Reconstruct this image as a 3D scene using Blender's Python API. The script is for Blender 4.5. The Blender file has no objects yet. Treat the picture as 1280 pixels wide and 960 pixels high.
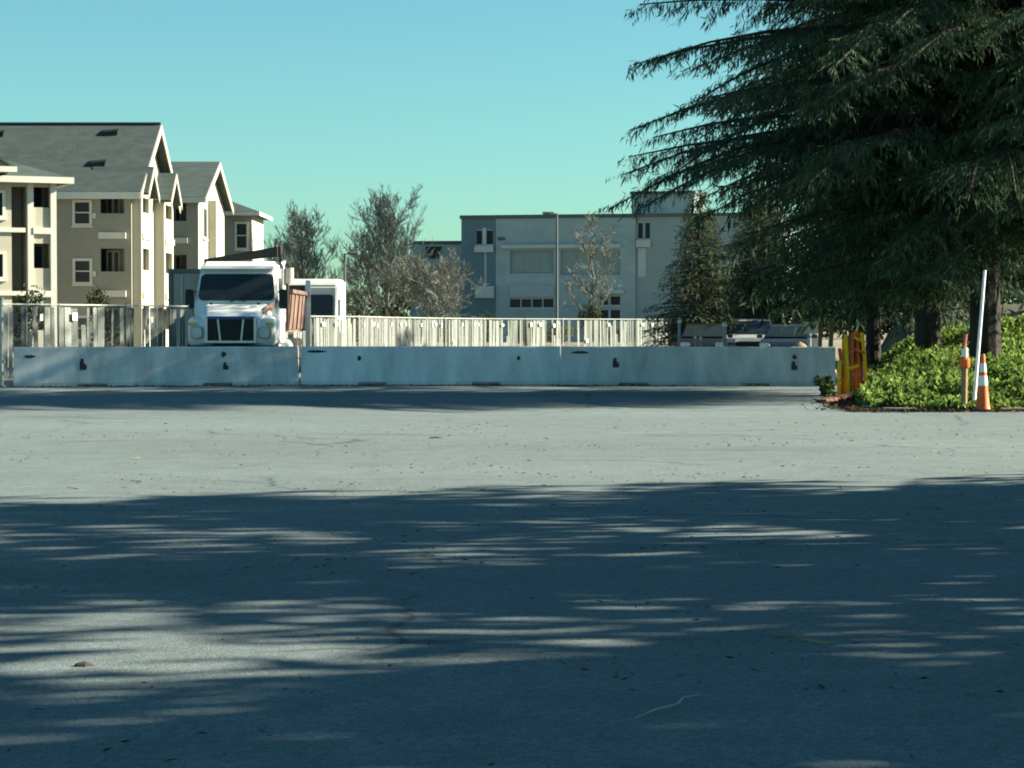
import bpy, bmesh, math, random
import numpy as np
from mathutils import Vector, Matrix, noise

R = math.radians
scene = bpy.context.scene
col = scene.collection

# ------------------------------------------------------------------ camera
CAM_H, FPX, HOR = 1.4, 2800.0, 407.0
cam_d = bpy.data.cameras.new("camera")
cam_d.sensor_width = 36.0
cam_d.lens = FPX / 1280.0 * 36.0
cam_d.clip_start = 0.1
cam_d.clip_end = 6000.0
cam = bpy.data.objects.new("camera", cam_d)
col.objects.link(cam)
cam.location = (0, 0, CAM_H)
cam.rotation_euler = (R(90) - math.atan((480.0 - HOR) / FPX), 0, 0)
scene.camera = cam

# ------------------------------------------------------------------ sky and sun
SUN_EL, SUN_AZ = R(25), R(81)          # azimuth measured from the view axis (+Y) towards +X
world = bpy.data.worlds.new("World")
scene.world = world
world.use_nodes = True
wn = world.node_tree
wn.nodes.clear()
w_out = wn.nodes.new("ShaderNodeOutputWorld")
w_bg = wn.nodes.new("ShaderNodeBackground")
w_sky = wn.nodes.new("ShaderNodeTexSky")
w_sky.sky_type = 'NISHITA'
w_sky.sun_disc = False
w_sky.sun_elevation = SUN_EL
w_sky.sun_rotation = SUN_AZ
w_sky.air_density = 1.0
w_sky.dust_density = 0.35
w_sky.ozone_density = 2.0
w_mul = wn.nodes.new("ShaderNodeMix")
w_mul.data_type = 'RGBA'
w_mul.blend_type = 'MULTIPLY'
w_mul.inputs[0].default_value = 1.0
w_mul.inputs[7].default_value = (0.405, 0.71, 0.67, 1)
wn.links.new(w_sky.outputs[0], w_mul.inputs[6])
wn.links.new(w_mul.outputs[2], w_bg.inputs[0])
w_bg.inputs[1].default_value = 0.05
wn.links.new(w_bg.outputs[0], w_out.inputs[0])

sun_d = bpy.data.lights.new("sun", 'SUN')
sun_d.energy = 5.0
sun_d.angle = R(0.5)
sun_d.color = (1.0, 0.91, 0.70)
sun = bpy.data.objects.new("sun", sun_d)
col.objects.link(sun)
to_sun = Vector((math.sin(SUN_AZ) * math.cos(SUN_EL), math.cos(SUN_AZ) * math.cos(SUN_EL), math.sin(SUN_EL)))
sun.rotation_euler = (-to_sun).to_track_quat('-Z', 'Y').to_euler()
sun.location = to_sun * 300

scene.view_settings.view_transform = 'Standard'
scene.view_settings.look = 'None'
scene.view_settings.gamma = 1.0
scene.view_settings.use_curve_mapping = False
scene.view_settings.exposure = 2.05
scene.render.engine = 'CYCLES'
scene.cycles.use_denoising = True
scene.cycles.max_bounces = 6
scene.cycles.diffuse_bounces = 3
scene.cycles.glossy_bounces = 3
scene.cycles.transparent_max_bounces = 8
scene.cycles.filter_width = 1.9

# ------------------------------------------------------------------ helpers
def at(px, py, d):
    return Vector(((px - 640) / FPX * d, d, CAM_H + (HOR - py) / FPX * d))

class MB:
    def __init__(self):
        self.v, self.f = [], []
    def add(self, vs, fs):
        n = len(self.v)
        self.v.extend([tuple(p) for p in vs])
        self.f.extend([tuple(i + n for i in f) for f in fs])
        return self
    def box(self, x0, x1, y0, y1, z0, z1):
        return self.add([(x0, y0, z0), (x1, y0, z0), (x1, y1, z0), (x0, y1, z0),
                         (x0, y0, z1), (x1, y0, z1), (x1, y1, z1), (x0, y1, z1)],
                        [(0, 3, 2, 1), (4, 5, 6, 7), (0, 1, 5, 4), (1, 2, 6, 5), (2, 3, 7, 6), (3, 0, 4, 7)])
    def obox(self, c, ax, ay, az):
        c, ax, ay, az = Vector(c), Vector(ax), Vector(ay), Vector(az)
        P = [c - ax - ay - az, c + ax - ay - az, c + ax + ay - az, c - ax + ay - az,
             c - ax - ay + az, c + ax - ay + az, c + ax + ay + az, c - ax + ay + az]
        return self.add(P, [(0, 3, 2, 1), (4, 5, 6, 7), (0, 1, 5, 4), (1, 2, 6, 5), (2, 3, 7, 6), (3, 0, 4, 7)])
    def tube(self, pts, rad, n=6, caps=True):
        pts = [Vector(p) for p in pts]
        if not hasattr(rad, '__len__'):
            rad = [rad] * len(pts)
        vs, fs = [], []
        for i, p in enumerate(pts):
            a = pts[max(i - 1, 0)]; b = pts[min(i + 1, len(pts) - 1)]
            d = (b - a)
            if d.length < 1e-9: d = Vector((0, 0, 1))
            d.normalize()
            up = Vector((0, 0, 1)) if abs(d.z) < 0.92 else Vector((1, 0, 0))
            s = d.cross(up).normalized(); t = s.cross(d)
            for k in range(n):
                a_ = 2 * math.pi * k / n
                vs.append(p + (s * math.cos(a_) + t * math.sin(a_)) * rad[i])
        m = len(pts)
        for i in range(m - 1):
            for k in range(n):
                k2 = (k + 1) % n
                fs.append((i * n + k, i * n + k2, (i + 1) * n + k2, (i + 1) * n + k))
        if caps:
            fs.append(tuple(range(n - 1, -1, -1)))
            fs.append(tuple((m - 1) * n + k for k in range(n)))
        return self.add(vs, fs)
    def loft(self, secs, caps=True):
        n = len(secs[0]); vs = [p for s in secs for p in s]; fs = []
        for i in range(len(secs) - 1):
            for k in range(n):
                k2 = (k + 1) % n
                fs.append((i * n + k, i * n + k2, (i + 1) * n + k2, (i + 1) * n + k))
        if caps:
            fs.append(tuple(range(n - 1, -1, -1)))
            fs.append(tuple((len(secs) - 1) * n + k for k in range(n)))
        return self.add(vs, fs)
    def plate(self, pts, o, u, v, t):
        """polygon pts in the (u,v) plane at o, thickness t along u x v"""
        o, u, v = Vector(o), Vector(u).normalized(), Vector(v).normalized()
        n = u.cross(v)
        a = [o + u * x + v * y for x, y in pts]
        return self.loft([a, [p + n * t for p in a]])
    def build(self, name, m, parent=None, smooth=False, bevel=0.0, kind=None):
        me = bpy.data.meshes.new(name)
        me.from_pydata(self.v, [], self.f)
        bm = bmesh.new(); bm.from_mesh(me)
        bmesh.ops.recalc_face_normals(bm, faces=bm.faces)
        if bevel:
            ed = [e for e in bm.edges if len(e.link_faces) == 2 and e.calc_face_angle(0) > 0.4]
            bmesh.ops.bevel(bm, geom=ed, offset=bevel, segments=2, affect='EDGES', clamp_overlap=True)
        bm.to_mesh(me); bm.free()
        if smooth:
            for p in me.polygons: p.use_smooth = True
            if hasattr(me, 'set_sharp_from_angle'): me.set_sharp_from_angle(angle=R(40))
        me.materials.append(m)
        o = bpy.data.objects.new(name, me)
        col.objects.link(o)
        if parent: o.parent = parent
        if kind: o["kind"] = kind
        return o

def np_mesh(name, V, F, m, parent=None, kind=None):
    """V (n,3); F (k,4) quads"""
    me = bpy.data.meshes.new(name)
    V = np.asarray(V, dtype=np.float32); F = np.asarray(F, dtype=np.int32)
    me.vertices.add(len(V)); me.vertices.foreach_set("co", V.ravel())
    me.loops.add(F.size); me.loops.foreach_set("vertex_index", F.ravel())
    me.polygons.add(len(F))
    me.polygons.foreach_set("loop_start", np.arange(0, F.size, F.shape[1], dtype=np.int32))
    me.polygons.foreach_set("loop_total", np.full(len(F), F.shape[1], dtype=np.int32))
    me.update(calc_edges=True); me.validate()
    me.materials.append(m)
    o = bpy.data.objects.new(name, me); col.objects.link(o)
    if parent: o.parent = parent
    if kind: o["kind"] = kind
    return o

def empty(name, loc=(0, 0, 0), rz=0.0):
    o = bpy.data.objects.new(name, None); col.objects.link(o)
    o.location = loc; o.rotation_euler = (0, 0, rz); o.empty_display_size = 0.3
    return o

def tag(o, label, cat, group=None):
    o["label"] = label; o["category"] = cat
    if group: o["group"] = group
    return o

def struct(o):
    o["kind"] = "structure"; return o

def rrect(w, h, r, n=4, cx=0, cy=0):
    out = []
    for (sx, sy, a0) in ((1, 1, 0), (-1, 1, 90), (-1, -1, 180), (1, -1, 270)):
        for i in range(n + 1):
            a = R(a0 + 90 * i / n)
            out.append((cx + sx * (w / 2 - r) + r * math.cos(a), cy + sy * (h / 2 - r) + r * math.sin(a)))
    return out

def copy_tree(o, parent=None):
    c = o.copy(); col.objects.link(c); c.parent = parent
    for ch in o.children: copy_tree(ch, c)
    return c

# ------------------------------------------------------------------ materials
MATS = {}
def mat(name, c, rough=0.8, var=0.15, scale=3.0, bump=0.0, bscale=40.0, spec=0.3, metal=0.0, island=0.0, streak=0.0):
    if name in MATS: return MATS[name]
    m = bpy.data.materials.new(name); m.use_nodes = True
    nt = m.node_tree; b = nt.nodes["Principled BSDF"]
    b.inputs["Roughness"].default_value = rough
    b.inputs["Specular IOR Level"].default_value = spec
    b.inputs["Metallic"].default_value = metal
    tc = nt.nodes.new("ShaderNodeTexCoord")
    n1 = nt.nodes.new("ShaderNodeTexNoise"); n1.inputs["Scale"].default_value = scale
    n1.inputs["Detail"].default_value = 6; n1.inputs["Roughness"].default_value = 0.6
    if streak:
        mp = nt.nodes.new("ShaderNodeMapping"); mp.inputs["Scale"].default_value = (1, 1, streak)
        nt.links.new(tc.outputs["Object"], mp.inputs[0]); nt.links.new(mp.outputs[0], n1.inputs[0])
    else:
        nt.links.new(tc.outputs["Object"], n1.inputs[0])
    mr = nt.nodes.new("ShaderNodeMapRange")
    mr.inputs[1].default_value = 0.3; mr.inputs[2].default_value = 0.7
    mr.inputs[3].default_value = 1 - var; mr.inputs[4].default_value = 1 + var
    nt.links.new(n1.outputs[0], mr.inputs[0])
    val = mr.outputs[0]
    if island:
        g = nt.nodes.new("ShaderNodeNewGeometry")
        mi = nt.nodes.new("ShaderNodeMapRange")
        mi.inputs[3].default_value = 1 - island; mi.inputs[4].default_value = 1 + island
        nt.links.new(g.outputs["Random Per Island"], mi.inputs[0])
        mm = nt.nodes.new("ShaderNodeMath"); mm.operation = 'MULTIPLY'
        nt.links.new(val, mm.inputs[0]); nt.links.new(mi.outputs[0], mm.inputs[1]); val = mm.outputs[0]
    vm = nt.nodes.new("ShaderNodeVectorMath"); vm.operation = 'SCALE'
    vm.inputs[0].default_value = c[:3]
    nt.links.new(val, vm.inputs["Scale"])
    nt.links.new(vm.outputs[0], b.inputs["Base Color"])
    if bump:
        n2 = nt.nodes.new("ShaderNodeTexNoise"); n2.inputs["Scale"].default_value = bscale
        n2.inputs["Detail"].default_value = 4
        nt.links.new(tc.outputs["Object"], n2.inputs[0])
        bp = nt.nodes.new("ShaderNodeBump"); bp.inputs["Strength"].default_value = bump; bp.inputs["Distance"].default_value = 0.02
        nt.links.new(n2.outputs[0], bp.inputs["Height"]); nt.links.new(bp.outputs[0], b.inputs["Normal"])
    MATS[name] = m
    return m

def leaf_mat(name, c, trans=0.3, island=0.4, tcol=None):
    if name in MATS: return MATS[name]
    m = bpy.data.materials.new(name); m.use_nodes = True
    nt = m.node_tree; nt.nodes.clear()
    out = nt.nodes.new("ShaderNodeOutputMaterial")
    d = nt.nodes.new("ShaderNodeBsdfDiffuse"); t = nt.nodes.new("ShaderNodeBsdfTranslucent")
    mx = nt.nodes.new("ShaderNodeMixShader"); mx.inputs[0].default_value = trans
    g = nt.nodes.new("ShaderNodeNewGeometry")
    tc = nt.nodes.new("ShaderNodeTexCoord")
    n1 = nt.nodes.new("ShaderNodeTexNoise"); n1.inputs["Scale"].default_value = 0.9; n1.inputs["Detail"].default_value = 3
    nt.links.new(tc.outputs["Object"], n1.inputs[0])
    mi = nt.nodes.new("ShaderNodeMapRange"); mi.inputs[3].default_value = 1 - island; mi.inputs[4].default_value = 1 + island
    nt.links.new(g.outputs["Random Per Island"], mi.inputs[0])
    mr = nt.nodes.new("ShaderNodeMapRange"); mr.inputs[1].default_value = 0.3; mr.inputs[2].default_value = 0.7
    mr.inputs[3].default_value = 0.65; mr.inputs[4].default_value = 1.35
    nt.links.new(n1.outputs[0], mr.inputs[0])
    mm = nt.nodes.new("ShaderNodeMath"); mm.operation = 'MULTIPLY'
    nt.links.new(mi.outputs[0], mm.inputs[0]); nt.links.new(mr.outputs[0], mm.inputs[1])
    for sh, cc in ((d, c), (t, tcol or c)):
        vm = nt.nodes.new("ShaderNodeVectorMath"); vm.operation = 'SCALE'; vm.inputs[0].default_value = cc[:3]
        nt.links.new(mm.outputs[0], vm.inputs["Scale"]); nt.links.new(vm.outputs[0], sh.inputs[0])
    nt.links.new(d.outputs[0], mx.inputs[1]); nt.links.new(t.outputs[0], mx.inputs[2]); nt.links.new(mx.outputs[0], out.inputs[0])
    MATS[name] = m
    return m

def asphalt_mat():
    m = bpy.data.materials.new("asphalt"); m.use_nodes = True
    nt = m.node_tree; b = nt.nodes["Principled BSDF"]; L = nt.links
    tc = nt.nodes.new("ShaderNodeTexCoord")
    def nz(s, det, rg=0.6, sx=1.0):
        n = nt.nodes.new("ShaderNodeTexNoise"); n.inputs["Scale"].default_value = s; n.inputs["Detail"].default_value = det
        n.inputs["Roughness"].default_value = rg
        mp = nt.nodes.new("ShaderNodeMapping"); mp.inputs["Scale"].default_value = (sx, 1, 1)
        L.new(tc.outputs["Object"], mp.inputs[0]); L.new(mp.outputs[0], n.inputs[0]); return n.outputs[0]
    def mrg(x, a, b_, c, d):
        q = nt.nodes.new("ShaderNodeMapRange")
        for i, vv in zip((1, 2, 3, 4), (a, b_, c, d)): q.inputs[i].default_value = vv
        L.new(x, q.inputs[0]); return q.outputs[0]
    def mul(x, y):
        q = nt.nodes.new("ShaderNodeMath"); q.operation = 'MULTIPLY'; L.new(x, q.inputs[0]); L.new(y, q.inputs[1]); return q.outputs[0]
    big = mrg(nz(0.22, 4, 0.6, 0.5), 0.3, 0.7, 0.86, 1.12)
    midn = mrg(nz(2.5, 5), 0.3, 0.7, 0.88, 1.12)
    fine = mrg(nz(90, 2), 0.35, 0.65, 0.72, 1.28)
    vor = nt.nodes.new("ShaderNodeTexVoronoi"); vor.inputs["Scale"].default_value = 38
    L.new(tc.outputs["Object"], vor.inputs[0])
    agg = mrg(vor.outputs["Color"], 0.0, 1.0, 0.78, 1.22)
    # cracks: cell borders of a warped large voronoi, broken up by noise
    wob = nt.nodes.new("ShaderNodeTexNoise"); wob.inputs["Scale"].default_value = 1.1; wob.inputs["Detail"].default_value = 5
    L.new(tc.outputs["Object"], wob.inputs[0])
    ad = nt.nodes.new("ShaderNodeMixRGB"); ad.blend_type = 'ADD'; ad.inputs[0].default_value = 0.9
    L.new(tc.outputs["Object"], ad.inputs[1]); L.new(wob.outputs["Color"], ad.inputs[2])
    cr = nt.nodes.new("ShaderNodeTexVoronoi"); cr.feature = 'DISTANCE_TO_EDGE'; cr.inputs["Scale"].default_value = 0.17
    L.new(ad.outputs[0], cr.inputs[0])
    line = mrg(cr.outputs["Distance"], 0.0, 0.007, 0.42, 1.0)
    brk = mrg(nz(0.35, 3), 0.46, 0.54, 0.0, 1.0)
    mxc = nt.nodes.new("ShaderNodeMix"); mxc.data_type = 'FLOAT'; mxc.inputs[2].default_value = 1.0
    L.new(brk, mxc.inputs[0]); L.new(line, mxc.inputs[3])
    stain = mrg(nz(0.55, 2, 0.5, 0.35), 0.62, 0.72, 1.0, 0.80)
    v = mul(mul(mul(mul(big, stain), midn), mul(fine, agg)), mxc.outputs[0])
    vm = nt.nodes.new("ShaderNodeVectorMath"); vm.operation = 'SCALE'; vm.inputs[0].default_value = (0.117, 0.148, 0.157)
    L.new(v, vm.inputs["Scale"]); L.new(vm.outputs[0], b.inputs["Base Color"])
    b.inputs["Roughness"].default_value = 0.95
    b.inputs["Specular IOR Level"].default_value = 0.15
    bp = nt.nodes.new("ShaderNodeBump"); bp.inputs["Strength"].default_value = 0.5; bp.inputs["Distance"].default_value = 0.006
    L.new(mul(fine, agg), bp.inputs["Height"]); L.new(bp.outputs[0], b.inputs["Normal"])
    return m

def glass(name, c=(0.02, 0.03, 0.035), rough=0.08):
    return mat(name, c, rough, 0.3, 0.8, spec=0.35)

M_ASPH = asphalt_mat()
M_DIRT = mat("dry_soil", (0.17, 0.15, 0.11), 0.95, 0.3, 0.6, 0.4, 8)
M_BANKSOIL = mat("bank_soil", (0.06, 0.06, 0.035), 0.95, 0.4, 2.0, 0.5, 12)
M_CONC = mat("barrier_concrete", (0.56, 0.58, 0.58), 0.85, 0.26, 2.6, 0.3, 60, streak=0.22)
M_CONC2 = mat("barrier_concrete_skylit", (0.70, 0.72, 0.73), 0.85, 0.2, 2.4, 0.3, 60, streak=0.22)  # paler than its neighbours: stronger skylight put into the colour
M_CONC3 = mat("barrier_concrete_grey", (0.52, 0.54, 0.55), 0.85, 0.24, 2.6, 0.3, 60, streak=0.22)
M_PIT = mat("pocket_shade_and_marks", (0.05, 0.05, 0.05), 0.9, 0.3, 20)  # dark tone for pocket shade on barriers, also seams and sign mark
M_KERB = mat("kerb_concrete", (0.26, 0.25, 0.23), 0.9, 0.25, 3, 0.3, 50)
M_GALV = mat("galvanised_steel", (0.42, 0.43, 0.42), 0.5, 0.15, 6, metal=0.4)
M_PALEPOST = mat("pale_post", (0.32, 0.345, 0.335), 0.7, 0.18, 5, streak=0.3)
M_SLAT = mat("fence_slat", (0.225, 0.25, 0.235), 0.75, 0.25, 2.0, island=0.0, streak=0.3)
M_SLAT2 = mat("fence_slat_grey", (0.115, 0.135, 0.125), 0.8, 0.3, 2.0, streak=0.3)
M_WHITE = mat("white_paint", (0.80, 0.80, 0.78), 0.5, 0.06, 4)
M_TRUCKW = mat("truck_white", (0.78, 0.79, 0.79), 0.3, 0.07, 2.5, spec=0.5)
M_BLACK = mat("black_plastic", (0.02, 0.02, 0.022), 0.5, 0.3, 5)
M_RUBBER = mat("tyre_rubber", (0.025, 0.025, 0.025), 0.85, 0.3, 8)
M_CHROME = mat("bright_metal", (0.55, 0.55, 0.55), 0.3, 0.1, 6, metal=0.8)
M_GLASS = glass("dark_glass")
M_WGLASS = mat("window_glass", (0.018, 0.028, 0.036), 0.25, 0.3, 0.8, spec=0.12)
M_RUSTP = mat("salmon_body_paint", (0.13, 0.085, 0.07), 0.7, 0.55, 2.5, 0.2, 30, streak=0.4)
M_PINK = mat("faded_salmon_rib", (0.34, 0.21, 0.165), 0.8, 0.4, 4, streak=0.4)
M_STRIPE = mat("brown_stripe", (0.22, 0.13, 0.10), 0.5, 0.15, 3)
M_DARKTARP = mat("dark_tarp", (0.025, 0.03, 0.03), 0.8, 0.3, 3)
M_AMBER = mat("amber_lens", (0.80, 0.50, 0.08), 0.3, 0.1, 8)
M_LENS = mat("headlight_lens", (0.55, 0.57, 0.56), 0.15, 0.15, 8, spec=0.6)
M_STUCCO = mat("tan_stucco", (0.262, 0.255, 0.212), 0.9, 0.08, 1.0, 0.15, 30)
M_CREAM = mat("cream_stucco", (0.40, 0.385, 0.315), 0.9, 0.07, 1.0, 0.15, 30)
M_TRIM = mat("cream_trim", (0.54, 0.54, 0.49), 0.7, 0.06, 2)
M_BARGE = mat("tan_trim", (0.36, 0.32, 0.27), 0.8, 0.08, 2)
M_ROOF = mat("roof_shingle", (0.042, 0.062, 0.062), 0.9, 0.22, 1.4, 0.5, 9, streak=3)
M_DARKIN = mat("dark_interior", (0.07, 0.065, 0.055), 0.9, 0.3, 1)
M_GREYW = mat("grey_wall", (0.275, 0.35, 0.37), 0.9, 0.12, 0.5)  # lightened and bluish: distance haze put into the wall colour
M_GREYP = mat("grey_panel", (0.23, 0.295, 0.305), 0.9, 0.07, 0.6)
M_BLUEW = mat("slate_blue_wall", (0.10, 0.165, 0.20), 0.9, 0.08, 0.5)
M_PALEP = mat("pale_panel", (0.38, 0.43, 0.44), 0.8, 0.06, 0.8)
M_COPING = mat("dark_coping", (0.08, 0.10, 0.11), 0.7, 0.1, 1)
M_CONT = mat("grey_container", (0.27, 0.28, 0.255), 0.7, 0.15, 1.2, streak=0.4)
M_BARKD = mat("dark_bark", (0.034, 0.030, 0.026), 0.95, 0.4, 6, 0.6, 14, streak=0.25)
M_BARKG = mat("grey_bark", (0.10, 0.105, 0.095), 0.95, 0.3, 5, 0.4, 14)
M_TWIG = mat("bare_twig", (0.098, 0.122, 0.12), 0.95, 0.25, 0.7)  # greyed blue-green puts distance haze into the twig colour
M_TWIGP = mat("pale_twig", (0.145, 0.155, 0.14), 0.95, 0.25, 0.7)
M_CEDAR = leaf_mat("cedar_needles", (0.060, 0.090, 0.054), 0.28, 0.6)
M_SPRUCE = leaf_mat("spruce_needles", (0.095, 0.115, 0.068), 0.3, 0.45)
M_OLIVE = leaf_mat("olive_leaves", (0.105, 0.11, 0.06), 0.25, 0.45)
M_SHRUB = leaf_mat("dark_leaves", (0.045, 0.055, 0.032), 0.25, 0.5)
M_COVER = leaf_mat("groundcover_leaves", (0.10, 0.155, 0.048), 0.38, 0.7, (0.16, 0.24, 0.055))
M_ORANGE = mat("orange_plastic", (0.62, 0.12, 0.025), 0.55, 0.15, 6)
M_YELLOW = mat("yellow_plastic", (0.95, 0.50, 0.01), 0.55, 0.18, 6)
M_REFL = mat("white_collar", (0.78, 0.78, 0.76), 0.4, 0.1, 10)
M_WOOD = mat("weathered_timber", (0.28, 0.19, 0.11), 0.85, 0.3, 5, 0.3, 40, streak=0.2)
M_REDB = mat("red_brown_timber", (0.15, 0.075, 0.05), 0.85, 0.3, 5, 0.3, 40)

# ------------------------------------------------------------------ ground, road
g = MB().add([(-1500, -200, 0), (1500, -200, 0), (1500, 3000, 0), (-1500, 3000, 0)], [(0, 1, 2, 3)]).build("ground", M_DIRT)
struct(g)
nx, ny = 60, 90
xs = np.linspace(-70, 70, nx); ys = np.linspace(-40, 72, ny)
V = [(x, y, 0.012 + 0.006 * noise.noise((x * 0.3, y * 0.3, 1.0))) for y in ys for x in xs]
F = [(j * nx + i, j * nx + i + 1, (j + 1) * nx + i + 1, (j + 1) * nx + i) for j in range(ny - 1) for i in range(nx - 1)]
road = np_mesh("road", V, F, M_ASPH); struct(road)
for p in road.data.polygons: p.use_smooth = True

# ------------------------------------------------------------------ planted bank on the right
def xb(y):                                  # left edge of the bank
    pts = [(30, 5.6), (36.4, 5.75), (40, 6.15), (43.5, 6.85), (52, 8.2), (60, 9.5), (100, 16)]
    for (a, b), (c, d) in zip(pts[:-1], pts[1:]):
        if a <= y <= c: return b + (d - b) * (y - a) / (c - a)
    return 16
def bank_h(x, y):
    fy = 36.5 + 0.25 * noise.noise((x * 0.8, 0, 3))
    a = (y - fy) / 4.2; b = (x - xb(y)) / 1.2
    s = min(a, b)
    if a < 0.6 and b < 0.6 and a > 0 and b > 0:
        s = 0.6 - math.hypot(0.6 - a, 0.6 - b)
    if s <= 0: return -0.06
    s = min(1, s); s = s * s * (3 - 2 * s) if s > 0.5 else s * (0.5 + s)
    top = 0.38 + max(0, min(1.4, (x - 9.0) * 0.16)) + 0.008 * max(0, y - 45)
    top += 0.18 * noise.noise((x * 0.5, y * 0.35, 7))
    return 0.02 + s * top
bx = np.linspace(5.2, 40, 90); by = np.linspace(35.8, 90, 110)
V = [(x, y, bank_h(x, y)) for y in by for x in bx]
F = [(j * 90 + i, j * 90 + i + 1, (j + 1) * 90 + i + 1, (j + 1) * 90 + i) for j in range(109) for i in range(89)]
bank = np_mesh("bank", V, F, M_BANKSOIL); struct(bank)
for p in bank.data.polygons: p.use_smooth = True

def leaf_quads(P, N, size, rng, aspect=0.6):
    """leaf-shaped quads at P with direction N"""
    n = len(P)
    D = N / np.linalg.norm(N, axis=1, keepdims=True)
    A = rng.normal(size=(n, 3)); S = np.cross(D, A); S /= np.linalg.norm(S, axis=1, keepdims=True) + 1e-9
    size = np.asarray(size).reshape(-1, 1)
    a = P; c = P + D * size; mid = P + D * size * 0.45
    b = mid + S * size * aspect * 0.5; d = mid - S * size * aspect * 0.5
    V = np.stack([a, b, c, d], 1).reshape(-1, 3)
    F = np.arange(n * 4).reshape(-1, 4)
    return V, F

rng = np.random.default_rng(5)
pts, sz = [], []
while len(pts) < 90000:
    y = 36.2 + (rng.random() ** 1.5) * 28; x = 5.6 + rng.random() * (0.24 * y + 2.5 - 5.6)
    h = bank_h(x, y)
    if h < 0.0: continue
    cl = noise.noise((x * 1.5, y * 0.9, 2.0)); c2 = noise.noise((x * 4, y * 3, 9.0))
    if cl < -.30 and rng.random() < .85: continue
    edge = min(1.0, (y - 36.4) / 1.0)
    hh = max(0.02, 0.17 + 0.26 * cl + 0.10 * c2) * max(0.15, edge)
    pts.append((x, y, h + hh * (1 - rng.random() ** 2.2))); sz.append(0.035 + 0.11 * rng.random() ** 2)
P = np.array(pts); N = rng.normal(size=P.shape) * 0.7 + np.array([0.1, -0.2, 0.75])
Vv, Ff = leaf_quads(P, N, sz, rng, 0.7)
gc = np_mesh("groundcover", Vv, Ff, M_COVER, kind="stuff")
tag(gc, "bright green leafy ground cover spreading over the bank beneath the cedars", "ground cover")

# ------------------------------------------------------------------ kerb pieces at the foot of the bank
kroot = struct(empty("kerb", (0, 0, 0)))
rnd = random.Random(3)
kx = 6.0
while kx < 11:
    ln = rnd.uniform(0.45, 0.95)
    if rnd.random() < 0.6 or kx == 6.0:
        mb = MB().obox((0, 0, 0.012), (ln / 2, 0, rnd.uniform(-.015, .015)), (0, 0.09, 0), (0, 0, 0.055))
        k = mb.build("kerb_stone", M_KERB, kroot, bevel=0.015)
        k.location = (kx + ln / 2, 36.33 + rnd.uniform(-.05, .05), 0.0); k.rotation_euler = (0, 0, rnd.uniform(-.12, .12))
    kx += ln + rnd.uniform(0.02, 0.35)

# ------------------------------------------------------------------ concrete barriers
def barrier(pa, pb, m, label, seed, slots, h=0.90):
    pa, pb = Vector(pa), Vector(pb)
    L = (pb - pa).length
    ang = math.atan2(pb.y - pa.y, pb.x - pa.x)
    root = empty("concrete_barrier", (pa.x, pa.y, 0.012), ang)
    rn = random.Random(seed)
    def sec(x, zb, wig=0.0):
        pr = [(-0.30, zb), (-0.30, 0.09), (-0.205, 0.43), (-0.115, h - 0.02), (-0.095, h), (0.095, h), (0.115, h - 0.02), (0.205, 0.43), (0.30, 0.09), (0.30, zb)]
        return [(x, y + wig * noise.noise((x * 1.3, y * 6, seed)), z + (wig * 0.6 * noise.noise((x * 2, z * 7, seed + 5)) if z > 0.1 else 0)) for y, z in pr]
    xs_ = [0.0, 0.03]; x = 0.25
    while x < L - 0.2: xs_.append(x); x += 0.28
    xs_ += [L - 0.03, L]
    sc = [(L * 0.22, L * 0.22 + 0.65), (L * 0.66, L * 0.66 + 0.65)]
    for a, b in sc: xs_ += [a - 0.02, a, b, b + 0.02]
    xs_ = sorted(xs_)
    secs = []
    for x in xs_:
        zb = -0.01
        for a, b in sc:
            if a - 0.001 <= x <= b + 0.001: zb = 0.065
        secs.append(sec(x, zb, 0.012))
    MB().loft(secs).build("body", m, root, bevel=0.0)
    for (sx, sz_, w, hh, kind_) in slots:
        hw = 0.205 + (0.43 - sz_) * (0.095 / 0.34) if sz_ < 0.43 else 0.205 - (sz_ - 0.43) * (0.09 / 0.45)
        mb = MB()
        if kind_ == 'hole':
            pts = [(w / 2 * math.cos(a) * (1 + .2 * math.sin(3 * a + seed)), hh / 2 * math.sin(a)) for a in [2 * math.pi * i / 10 for i in range(10)]]
        else:
            pts = [(-w / 2, -hh / 2), (w / 2 * .9, -hh / 2), (w / 2, -hh * .1), (w * .12, hh * .1), (w * .05, hh / 2), (-w * .35, hh / 2), (-w / 2, hh * .1)]
        v = Vector((0, 0.26, 0.97)) if sz_ < 0.43 else Vector((0, 0.19, 0.98))
        mb.plate(pts, (sx, -hw + 0.016, sz_), (1, 0, 0), v, 0.035)  # flat dark plates: pocket shade and smears put into colour, nothing cut
        mb.build("pocket_shade_plate", M_PIT, root)
    for xx in (0.0, L):                     # steel loops that pin the barriers together
        s = -1 if xx == 0 else 1
        for z in (0.30, 0.62):
            MB().tube([(xx - s * .03, -.05, z), (xx + s * .05, -.05, z), (xx + s * .07, 0, z), (xx + s * .05, .05, z), (xx - s * .03, .05, z)], 0.011, 5).build("pin_loop", M_GALV, root)
    tag(root, label, "barrier", "concrete barriers across the road")
    return root
barrier((-11.35, 51.0, 0), (-5.03, 52.45, 0), M_CONC, "weathered grey concrete barrier in front of the white dump truck", 1,
        [(0.35, 0.68, 0.26, 0.07, 'hole'), (1.55, 0.50, 0.16, 0.26, 'slot'), (4.75, 0.72, 0.11, 0.12, 'hole'), (4.80, 0.45, 0.13, 0.17, 'slot')])
barrier((-4.95, 52.6, 0), (1.13, 52.9, 0), M_CONC2, "concrete barrier coloured paler for its stronger skylight, between two darker barriers", 2,
        [(0.35, 0.78, 0.46, 0.06, 'hole'), (1.36, 0.62, 0.09, 0.12, 'hole'), (5.1, 0.62, 0.08, 0.11, 'hole')])
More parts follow.
